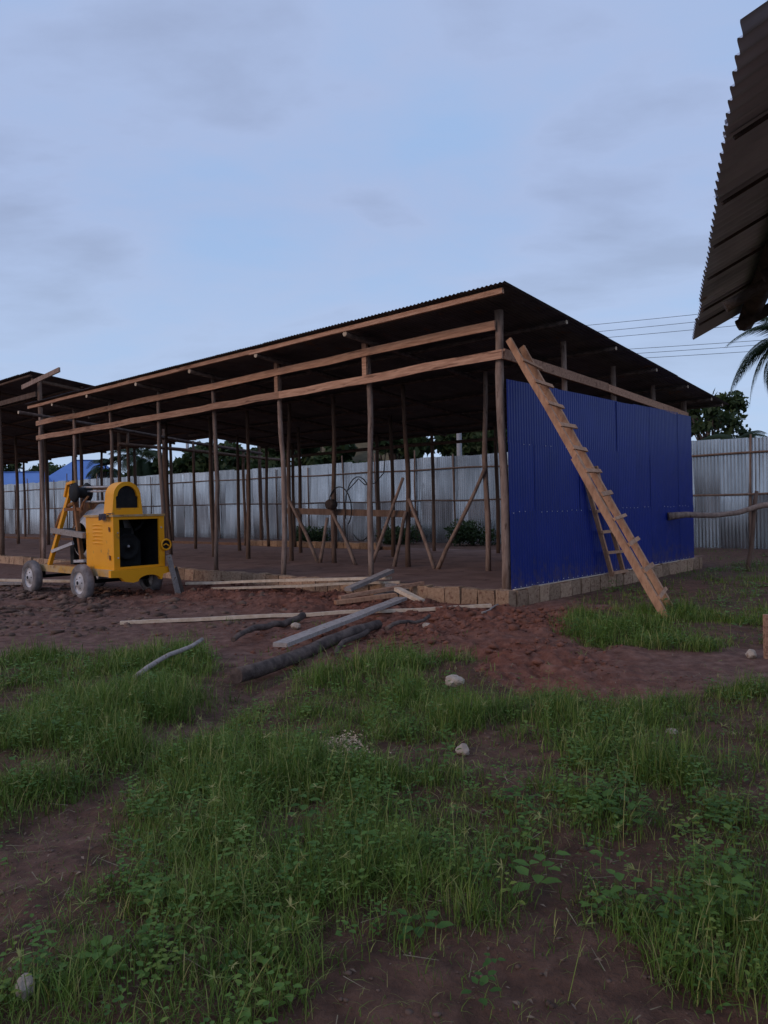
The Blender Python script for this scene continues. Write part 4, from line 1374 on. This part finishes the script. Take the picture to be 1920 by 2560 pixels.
def build_weeds():
    """low broad-leaved weeds: stems with pairs of small folded leaves"""
    V, F, T = [], [], []
    cnt = 0
    for (x0, x1, y0, y1, n, sz, sd) in [(-2.4, 2.6, 1.4, 4.0, 2900, 0.015, 41), (-4, 4.2, 4.0, 6.4, 2900, 0.019, 42), (-6, 6.5, 6.4, 10, 2000, 0.027, 43), (2.5, 13, 9, 24, 1600, 0.045, 44), (-2.4, 2.6, 1.5, 4.4, 240, 0.030, 45), (0.5, 1.9, 2.6, 4.0, 260, 0.026, 46)]:
        x, y, g, nz, rr = sample(n, x0, x1, y0, y1, 1.3, seed=sd)
        P = np.stack([x - SC.x, y - SC.y])
        a = P[0] * LV.x + P[1] * LV.y
        b = P[0] * RV.x + P[1] * RV.y
        ok = ~((a > -0.28) & (b > -0.35) & (b < 9.5))
        x, y = x[ok], y[ok]
        z = height(x, y)
        for i in range(len(x)):
            nl = int(rr.integers(6, 15))
            hh = rr.uniform(0.05, 0.20) * (1 + (nz[i] if i < len(nz) else 0.5) * 0.5)
            tb = rr.normal(0.42, 0.2)
            la = rr.uniform(0, 6.3)
            lx, ly = math.cos(la) * hh * 0.4, math.sin(la) * hh * 0.4
            t = np.sort(rr.uniform(0.15, 1, nl))
            az = rr.uniform(0, 6.3) + np.arange(nl) * 2.4
            s = sz * float(np.clip(rr.lognormal(0, 0.40), 0.45, 1.7)) * (1.15 - 0.5 * t) * rr.uniform(0.8, 1.2, nl)
            st = rr.uniform(0.2, 1.2, nl) * s
            cx = x[i] + lx * t + np.cos(az) * st
            cy_ = y[i] + ly * t + np.sin(az) * st
            cz_ = z[i] + hh * t
            dx, dy = np.cos(az), np.sin(az)
            pt = rr.uniform(-0.35, 0.35, nl)
            # leaf: base, left, tip, right with a fold along the middle
            B = np.stack([cx, cy_, cz_], -1)
            Tp = np.stack([cx + dx * s * 1.5, cy_ + dy * s * 1.5, cz_ + s * pt], -1)
            Mx = (B * 0.5 + Tp * 0.5)
            W = np.stack([-dy, dx, np.full(nl, 0.25)], -1) * (s * 0.52)[:, None]
            W2 = np.stack([dy, -dx, np.full(nl, 0.25)], -1) * (s * 0.52)[:, None]
            M1 = B * 0.66 + Tp * 0.34
            M2 = B * 0.26 + Tp * 0.74 + np.array([0, 0, 1]) * (s * 0.06)[:, None]
            V.append(np.stack([B, M1 + W, M2 + W * 0.66, Tp, M2 + W2 * 0.66, M1 + W2], 1).reshape(-1, 3))
            o = cnt + np.arange(nl)[:, None] * 6
            F.append((o + np.array([[0, 3, 2, 1, 0, 5, 4, 3]])).ravel())
            T.append(np.repeat(np.clip(tb + rr.normal(0, 0.08, nl), 0, 1), 6))
            cnt += nl * 6
    me = bulk('weeds', np.concatenate(V), np.concatenate(F), 4, 'weed', np.concatenate(T))
    tag(link('weeds', me), 'low broad leaved weeds mixed through the grass', 'weeds', kind='stuff')


build_weeds()


def build_sedges():
    """yellowish sedge heads: a stalk ending in a star of thin bracts and spikelets"""
    x, y, g, nz, rr = sample(700, -2.8, 3.2, 1.7, 6.6, 0.8, seed=71)
    V, F, T = [], [], []
    zz = height(x, y)

    def blade(p, d, ln, w, t, dr):
        side = np.cross(d, [0, 0, 1.0]) + np.array([1e-4, 0, 0])
        side = side / np.linalg.norm(side) * w
        m = p + d * ln * 0.55 + np.array([0, 0, -dr * ln * 0.12])
        e = p + d * ln + np.array([0, 0, -dr * ln * 0.45])
        o = len(V)
        V.extend([p - side, p + side, m + side, m - side, e])
        F.extend([o, o + 1, o + 2, o, o + 2, o + 3, o + 3, o + 2, o + 4])
        T.extend([t] * 5)
    for i in range(len(x)):
        h_ = rr.uniform(0.12, 0.30)
        le = rr.normal(0, 0.2, 2)
        p = np.array([x[i], y[i], zz[i]])
        d = np.array([le[0], le[1], 1.0])
        d /= np.linalg.norm(d)
        blade(p, d, h_, 0.0016, 0.6, 0.0)
        q = p + d * h_ * 0.97
        tn = rr.uniform(0.55, 0.95)
        for k in range(int(rr.integers(7, 13))):
            a = rr.uniform(0, 6.3)
            v = np.array([math.cos(a), math.sin(a), rr.uniform(-0.1, 1.0)])
            v /= np.linalg.norm(v)
            blade(q, v, rr.uniform(0.015, 0.05), 0.0022, tn, rr.uniform(0.2, 1.0))
    me = bulk('sedges', np.array(V), np.array(F), 3, 'grass', np.array(T))
    tag(link('sedges', me), 'yellowish star shaped sedge heads among the grass', 'sedge', kind='stuff')


build_sedges()


def build_litter():
    """curled dead leaves and crumbs lying on the worn soil"""
    rr = np.random.default_rng(88)
    n = 1500
    x, y = rr.uniform(-2.8, 3.4, n), rr.uniform(1.5, 6.8, n)
    z = height(x, y) + 0.008
    s = rr.uniform(0.003, 0.011, n)
    a = rr.uniform(0, 6.3, n)
    u = np.stack([np.cos(a), np.sin(a), rr.uniform(-.4, .4, n)], -1) * (s * 1.5)[:, None]
    v = np.stack([-np.sin(a), np.cos(a), rr.uniform(-.4, .4, n)], -1) * (s * 0.6)[:, None]
    c = np.stack([x, y, z], -1)
    up = np.zeros((n, 3))
    up[:, 2] = s * rr.uniform(0.1, 0.7, n)
    V = np.stack([c - u, c - v + up, c + u, c + v + up], 1).reshape(-1, 3)
    F = (np.arange(n)[:, None] * 4 + np.array([[0, 1, 2, 0, 2, 3]])).ravel()
    me = bulk('leaf_litter', V, F, 3, 'litter')
    tag(link('leaf_litter', me), 'small dead leaves and crumbs on the worn soil', 'leaf litter', kind='stuff')


build_litter()


def build_clods():
    """lumps of dug earth on the red spoil and the mud"""
    rr = np.random.default_rng(9)
    n = 60000
    x = rr.uniform(-7, 4.5, n)
    y = rr.uniform(5.5, 16, n)
    g = turf(x, y)
    rd = red_amount(x, y)
    nz = fbm(x * 2.0, y * 2.0, 91, 4)
    P = np.stack([x - SC.x, y - SC.y])
    a = P[0] * LV.x + P[1] * LV.y
    b = P[0] * RV.x + P[1] * RV.y
    p = np.clip((nz - 0.42) * 4, 0, 1) * (0.06 + 0.94 * rd) * (g < 0.3)
    k = (rr.uniform(0, 1, n) < p) & ~((a > -0.3) & (b > -0.3))
    x, y, rd = x[k], y[k], rd[k]
    n = len(x)
    bm = bmesh.new()
    bmesh.ops.create_icosphere(bm, subdivisions=1, radius=1)
    bv = np.array([v.co[:] for v in bm.verts])
    bf = np.array([[v.index for v in f.verts] for f in bm.faces])
    bm.free()
    s = rr.gamma(1.4, 0.010, n) * (0.5 + 0.8 * rd) * (0.6 + 0.04 * y) + 0.004
    s = np.where(rr.uniform(0, 1, n) < 0.55, s * 0.45, s)
    s = np.clip(s, 0, 0.07)
    sc = np.stack([s * rr.uniform(.8, 1.4, n), s * rr.uniform(.8, 1.4, n), s * rr.uniform(.45, .85, n)], -1)
    V = bv[None] * (1 + rr.uniform(-.45, .45, (n, len(bv), 1))) * sc[:, None, :]
    V += np.stack([x, y, height(x, y) + sc[:, 2] * 0.25], -1)[:, None, :]
    F = (bf[None] + (np.arange(n) * len(bv))[:, None, None]).ravel()
    me = bulk('clods', V.reshape(-1, 3), F, 3, 'clod')
    tag(link('clods', me), 'clods of red earth scattered over the dug mud', 'clods', kind='stuff')
    print('clods', n)
    # grey churned mud lumps round the mixer
    n = 5200
    a = rr.normal(7.8, 2.6, n)
    b = rr.normal(-4.4, 1.0, n)
    P = np.array(SC)[None, :2] + a[:, None] * np.array(LV)[None, :2] + b[:, None] * np.array(RV)[None, :2]
    x, y = P[:, 0], P[:, 1]
    k = (fbm(x * 1.7, y * 1.7, 95, 3) > 0.46) & (b < -0.5) & (y > 9.5)
    x, y = x[k], y[k]
    n = len(x)
    s = np.clip(rr.gamma(1.3, 0.016, n) + 0.006, 0, 0.085)
    sc = np.stack([s * rr.uniform(.8, 1.6, n), s * rr.uniform(.8, 1.6, n), s * rr.uniform(.4, .8, n)], -1)
    V = bv[None] * (1 + rr.uniform(-.4, .4, (n, len(bv), 1))) * sc[:, None, :]
    V += np.stack([x, y, height(x, y) + sc[:, 2] * 0.15], -1)[:, None, :]
    F = (bf[None] + (np.arange(n) * len(bv))[:, None, None]).ravel()
    me = bulk('mud_lumps', V.reshape(-1, 3), F, 3, 'crumb')
    tag(link('mud_lumps', me), 'lumps of churned grey brown mud around the mixer', 'mud', kind='stuff')
    # fine crumbs on the worn soil near the viewer
    n = 9000
    x, y = rr.uniform(-3, 3.6, n), rr.uniform(1.4, 6.8, n)
    s = rr.gamma(1.3, 0.0022, n) + 0.0015
    s = np.clip(s, 0, 0.014)
    sc = np.stack([s * rr.uniform(.8, 1.5, n), s * rr.uniform(.8, 1.5, n), s * rr.uniform(.5, .9, n)], -1)
    V = bv[None] * (1 + rr.uniform(-.3, .3, (n, len(bv), 1))) * sc[:, None, :]
    V += np.stack([x, y, height(x, y) + sc[:, 2] * 0.2], -1)[:, None, :]
    F = (bf[None] + (np.arange(n) * len(bv))[:, None, None]).ravel()
    me = bulk('soil_crumbs', V.reshape(-1, 3), F, 3, 'crumb')
    tag(link('soil_crumbs', me), 'small crumbs of brown soil on the worn ground', 'soil crumbs', kind='stuff')


build_clods()


# ------------------------------------------------------------------ trees behind the fence
def leaf_cloud(name, centers, n, size, seed, material='tree_leaf'):
    rr = np.random.default_rng(seed)
    c = np.array([q[:3] for q in centers])
    r_ = np.array([q[3] for q in centers])
    w = r_ ** 2 / (r_ ** 2).sum()
    idx = rr.choice(len(c), n, p=w)
    d = rr.normal(0, 1, (n, 3))
    d /= np.linalg.norm(d, axis=1)[:, None]
    rad = r_[idx] * rr.uniform(0.15, 1.3, n) ** 0.75
    p = c[idx] + d * rad[:, None] * np.array([1, 1, 0.8])
    u = rr.normal(0, 1, (n, 3))
    u /= np.linalg.norm(u, axis=1)[:, None]
    v = np.cross(u, rr.normal(0, 1, (n, 3)))
    v /= np.linalg.norm(v, axis=1)[:, None]
    s = size * rr.uniform(0.6, 1.5, n)
    a, b = u * s[:, None], v * (s * 0.55)[:, None]
    V = np.stack([p - a, p + b, p + a, p - b], 1).reshape(-1, 3)
    T = np.repeat(np.clip(rr.normal(0.4, 0.2, n) + 0.25 * d[:, 2], 0, 1), 4)
    return bulk(name, V, np.arange(n * 4), 4, material, T)


def tree(x, y, h, spread, label, seed, n=5000, size=0.22, base=0.35, group=None):
    random.seed(seed)
    t = thing('broadleaf_tree', label, 'tree', (x, y, 0), 0, group)
    mb = MB()
    mb.tube([(0, 0, -0.2), (0.1, 0, h * 0.25), (0.05, 0.1, h * 0.5), (0, 0, h * 0.72)], [0.04 * h, 0.032 * h, 0.024 * h, 0.012 * h], 9, True, 0.08)
    cs = []
    for k in range(20):
        a = k * 2.4 + random.uniform(-.3, .3)
        zz = h * random.uniform(base + 0.1, 0.95)
        w = spread * math.sqrt(max(0.08, 1 - ((zz / h - 0.62) / 0.42) ** 2)) * random.uniform(0.4, 0.95)
        p = Vector((math.cos(a) * w, math.sin(a) * w, zz))
        cs.append((*p, spread * random.uniform(0.14, 0.34)))
        s = Vector((0.05, 0.05, h * random.uniform(base * 0.7, base + 0.25)))
        m_ = s.lerp(p, 0.5) + Vector((random.uniform(-.2, .2), random.uniform(-.2, .2), 0.1 * h * 0.3))
        mb.tube([s, m_, p], [0.012 * h, 0.008 * h, 0.003 * h], 6)
    part('trunk', mb, 'bark', t)
    link('crown', leaf_cloud('crown', cs, n, size, seed), t)
    return t


def frond_mesh(ln, seed, droop=1.0):
    """a coconut frond: curved midrib with two rows of narrow leaflets; local X outward, Z up"""
    rr = np.random.default_rng(seed)
    V, F, T = [], [], []
    n = 34
    pts = []
    for i in range(n + 1):
        t = i / n
        pts.append(np.array([ln * (t - 0.18 * droop * t ** 3), 0, ln * (0.30 * t - 0.78 * droop * t ** 2.2)]))
    for i in range(n):
        p, q = pts[i], pts[i + 1]
        w = 0.035 * (1 - i / n) + 0.006
        o = len(V)
        V += [p + [0, -w, 0], p + [0, w, 0], q + [0, w, 0], q + [0, -w, 0]]
        F += [o, o + 1, o + 2, o, o + 2, o + 3]
        T += [0.8] * 4
        if i < 4:
            continue
        t = i / n
        L = ln * 0.30 * math.sin(math.pi * min(1, 0.18 + 0.80 * t)) ** 0.7
        d = (q - p) / np.linalg.norm(q - p)
        for sd in (-1, 1):
            for sub in range(2):
                b = p + (q - p) * (sub * 0.5 + rr.uniform(0, .3))
                e1 = b + d * L * 0.35 + np.array([0, sd * L * 0.50, -L * 0.12])
                e2 = b + d * L * 0.62 + np.array([0, sd * L * 0.72, -L * rr.uniform(0.45, 0.75)])
                hw = 0.026 * d
                o = len(V)
                V += [b - hw, b + hw, e1 + hw, e1 - hw, e2]
                F += [o, o + 1, o + 2, o, o + 2, o + 3, o + 3, o + 2, o + 4]
                T += [rr.uniform(0.1, 0.6)] * 5
    return bulk('frond', np.array(V), np.array(F), 3, 'palm_leaf', np.array(T))


FRONDS = [frond_mesh(3.4, s, dr) for s, dr in ((1, 0.75), (2, 1.0), (3, 1.3), (4, 1.55))]


def palm(x, y, h, label, seed, scale=1.0, n=18, lean=0.4, group=None):
    random.seed(seed)
    t = thing('palm_tree', label, 'palm', (x, y, 0), 0, group)
    top = Vector((lean, lean * 0.3, h))
    mb = MB()
    pts = [Vector((lean * (i / 10) ** 1.6, lean * 0.3 * (i / 10) ** 1.6, -0.2 + (h + 0.2) * i / 10)) for i in range(11)]
    mb.tube(pts, [0.20 * scale * (1 - 0.35 * i / 10) for i in range(11)], 10, True, 0.06)
    part('trunk', mb, 'bark', t)
    for k in range(n):
        el = random.uniform(-0.9, 0.75) if k > 3 else random.uniform(0.6, 1.1)
        o = link('frond', random.choice(FRONDS), t, top, (random.uniform(-.3, .3), -el, k * 2.399 + random.uniform(-.25, .25)))
        o.scale = (scale * random.uniform(.85, 1.1),) * 3
    mb = MB()
    for k in range(7):
        a = k * 0.9
        mb.lathe([(0.0, -0.13), (0.09, -0.07), (0.11, 0.0), (0.08, 0.09), (0.0, 0.13)], 'Z', 8, (top.x + 0.25 * math.cos(a), top.y + 0.25 * math.sin(a), top.z - 0.22))
    part('coconuts', mb, 'weed', t)
    return t


palm(13.3, 24.5, 6.6, 'coconut palm at the right edge behind the near roof', 3, 0.70, 24, 0.3)
tree(16.4, 38, 6.9, 2.0, 'dark leafy tree behind the right end of the blue wall', 5, 3000, 0.15, 0.3)
tree(18.4, 40, 5.2, 1.3, 'smaller leafy tree right of the one behind the blue wall', 6, 1700, 0.14, 0.3)
palm(15.5, 33, 3.9, 'young palm in front of the trees right of the blue wall', 9, 0.55, 12, 0.1)
tree(4.9, 36, 8.0, 2.7, 'broad tree seen beneath the roof beside the corner post', 12, 5500, 0.22, 0.25)
tree(0.6, 38, 6.3, 2.4, 'dense dark tree seen beneath the roof at its middle', 14, 5000, 0.22, 0.25)
tree(-3.6, 42, 6.4, 2.2, 'mid green tree next to the thatched house behind the fence', 16, 4500, 0.22, 0.25)
tree(-8.2, 52, 6.6, 3.0, 'bushy tree behind the fence in the gap under the roof', 18, 4500, 0.26, 0.2)
tree(-12.6, 56, 6.2, 3.0, 'low wide tree behind the fence, right of the concrete pole', 20, 4500, 0.26, 0.2)
tree(-16.2, 58, 5.9, 2.2, 'dark bushy tree behind the fence, left of the concrete pole', 22, 4500, 0.26, 0.2)
palm(-18.6, 57, 5.6, 'coconut palm rising above the bushes behind the fence', 24, 0.75, 16, 0.4)
tree(-19.6, 60, 5.3, 1.8, 'dark bush around the foot of the left coconut palm', 26, 3500, 0.26, 0.2)
palm(-23.0, 62, 5.2, 'small round crowned palm right of the blue roofed house', 28, 0.65, 18, 0.2)
tree(-40.0, 86, 8.2, 4.4, 'dark tree rising behind the low blue roof at the far left', 30, 5000, 0.28, 0.2)
palm(-42.5, 84, 5.9, 'low palm with spreading fronds at the far left edge', 32, 0.8, 14, 0.3)
tree(-43.0, 82, 5.6, 2.0, 'round bush at the far left edge behind the fence', 34, 2600, 0.24, 0.2)


# bushes along the fence
def bush(a, b, r, h, label, seed):
    p = SH(a, b, 0)
    random.seed(seed)
    t = thing('bush', label, 'bush', p)
    cs = [(random.uniform(-r, r) * .7, random.uniform(-r, r) * .4, h * random.uniform(.25, .8), r * random.uniform(.35, .6)) for _ in range(7)]
    mb = MB()
    for c in cs:
        mb.tube([(0, 0, -0.05), (c[0] * .5, c[1] * .5, c[2] * .6), c[:3]], [0.02, 0.014, 0.005], 5)
    part('stem', mb, 'bark', t)
    link('foliage', leaf_cloud('foliage', cs, 1800, 0.06, seed, 'tree_leaf'), t)


bush(5.2, 13.2, 0.9, 1.0, 'dark weedy bush at the fence foot seen past the corner post', 61)
bush(7.6, 13.4, 0.8, 0.8, 'low bush at the fence foot between the inner braces', 62)
bush(10.2, 13.4, 0.9, 0.75, 'low wide bush at the fence foot behind the cable loops', 63)
bush(13.6, 13.3, 0.8, 0.6, 'small bush at the fence foot behind the middle of the shed', 64)
bush(19.5, 13.5, 0.8, 0.5, 'tiny bush at the fence foot left of the middle posts', 67)

# ------------------------------------------------------------------ houses behind the fence
def house(loc, rot, w, d, wall_h, roof_h, label, roof_mat, hip=0.5, eave=0.5, name='house', group=None, seed=1):
    t = thing(name, label, 'house', loc, rot)
    part('wall', MB().box(-w / 2, w / 2, -d / 2, d / 2, 0, wall_h), 'plaster', t)
    W, D_ = w / 2 + eave, d / 2 + eave
    rx = W * (1 - hip)
    z0, z1 = wall_h - 0.05, wall_h + roof_h
    mb = MB()
    mb.add([(-W, -D_, z0), (W, -D_, z0), (W, D_, z0), (-W, D_, z0), (-rx, 0, z1), (rx, 0, z1)],
           [(0, 1, 5, 4), (1, 2, 5), (2, 3, 4, 5), (3, 0, 4), (3, 2, 1, 0)])
    rf = part('roof', mb, roof_mat, t)
    part('ridge_cap', MB().bar((-rx, 0, z1 + 0.02), (rx, 0, z1 + 0.02), 0.25, 0.05), roof_mat, rf)
    part('fascia', MB().box(-W, W, -D_ - 0.03, -D_ + 0.01, z0 - 0.2, z0 + 0.03), roof_mat, rf)
    for k in (-1, 0, 1):
        x = k * w / 3.2
        wd = part('window', MB().box(x - 0.6, x + 0.6, -d / 2 - 0.06, -d / 2 + 0.02, 1.0, 2.2), 'concrete', t)
        part('pane', MB().box(x - 0.5, x + 0.5, -d / 2 - 0.075, -d / 2 - 0.062, 1.1, 2.1), 'pane', wd)
    return t


house((-30.2, 77, 0), R(18), 11.0, 9.0, 3.2, 3.7, 'large house with a bright blue hipped roof beyond the left fence', 'blue_roof', 0.80)
house((-34.0, 71, 0), R(8), 4.6, 5.0, 3.6, 1.9, 'small house with a deep blue roof left of the large one', 'blue_roof', 0.25)
house((-25.6, 74, 0), R(12), 9.0, 7.0, 2.9, 2.3, 'house with a pale grey metal roof right of the blue roofs', 'grey_roof', 0.55)
house((-1.2, 44, 0), R(-30), 6.2, 4.6, 3.2, 2.6, 'house with a brown thatched roof behind the fence, under the shed roof', 'thatch', 0.25)

# ------------------------------------------------------------------ poles and wires
def upole(x, y, h, label, r=0.13):
    t = thing('utility_pole', label, 'utility pole', (x, y, 0))
    part('mast', MB().tube([(0, 0, -0.3), (0, 0, h)], [r, r * 0.7], 12), 'concrete', t)
    for z in (h - 0.35, h - 1.35):
        part('crossarm', MB().bar((-0.75, -0.12, z), (0.75, -0.12, z), 0.09, 0.11), 'dark_pole', t)
    for z in (h - 0.35, h - 1.35):
        for dx in (-0.65, 0.0, 0.65):
            part('insulator', MB().lathe([(0.03, 0.05), (0.05, 0.08), (0.035, 0.11), (0.045, 0.14), (0.0, 0.17)], 'Z', 8, (dx, -0.12, z)), 'cement_grey', t)
    return t


upole(3.25, 32, 8.9, 'utility pole seen below the roof beside the corner post')
upole(20.5, 26, 8.9, 'utility pole carrying the wires to the right')
upole(-15.5, 60, 8.5, 'utility pole seen beneath the roof at the left', 0.17)
WIRES = [(843, 710), (861, 729), (874, 755), (896, 812), (909, 822), (918, 841)]
names = ['topmost of the six wires right of the roof', 'second wire from the top right of the roof', 'third wire from the top right of the roof',
         'fourth wire from the top right of the roof', 'fifth wire from the top right of the roof', 'lowest of the six wires right of the roof']
for (ya, yb), nm in zip(WIRES, names):
    za = (1261 - ya) / 1886 * 32 + 1.55
    zb = (1236 - yb) / 1886 * 26 + 1.55
    p, q = Vector((3.25, 32, za)), Vector((20.5, 26, zb))
    pts = []
    for i in range(17):
        t = i / 16
        c = p.lerp(q, t)
        c.z -= 0.10 * 4 * t * (1 - t)
        pts.append(c)
    solo('power_line', MB().tube(pts, 0.009, 5), 'cable', 'thin dark power line, ' + nm, 'power line', 'power lines', p)
print('objects', len(bpy.data.objects))
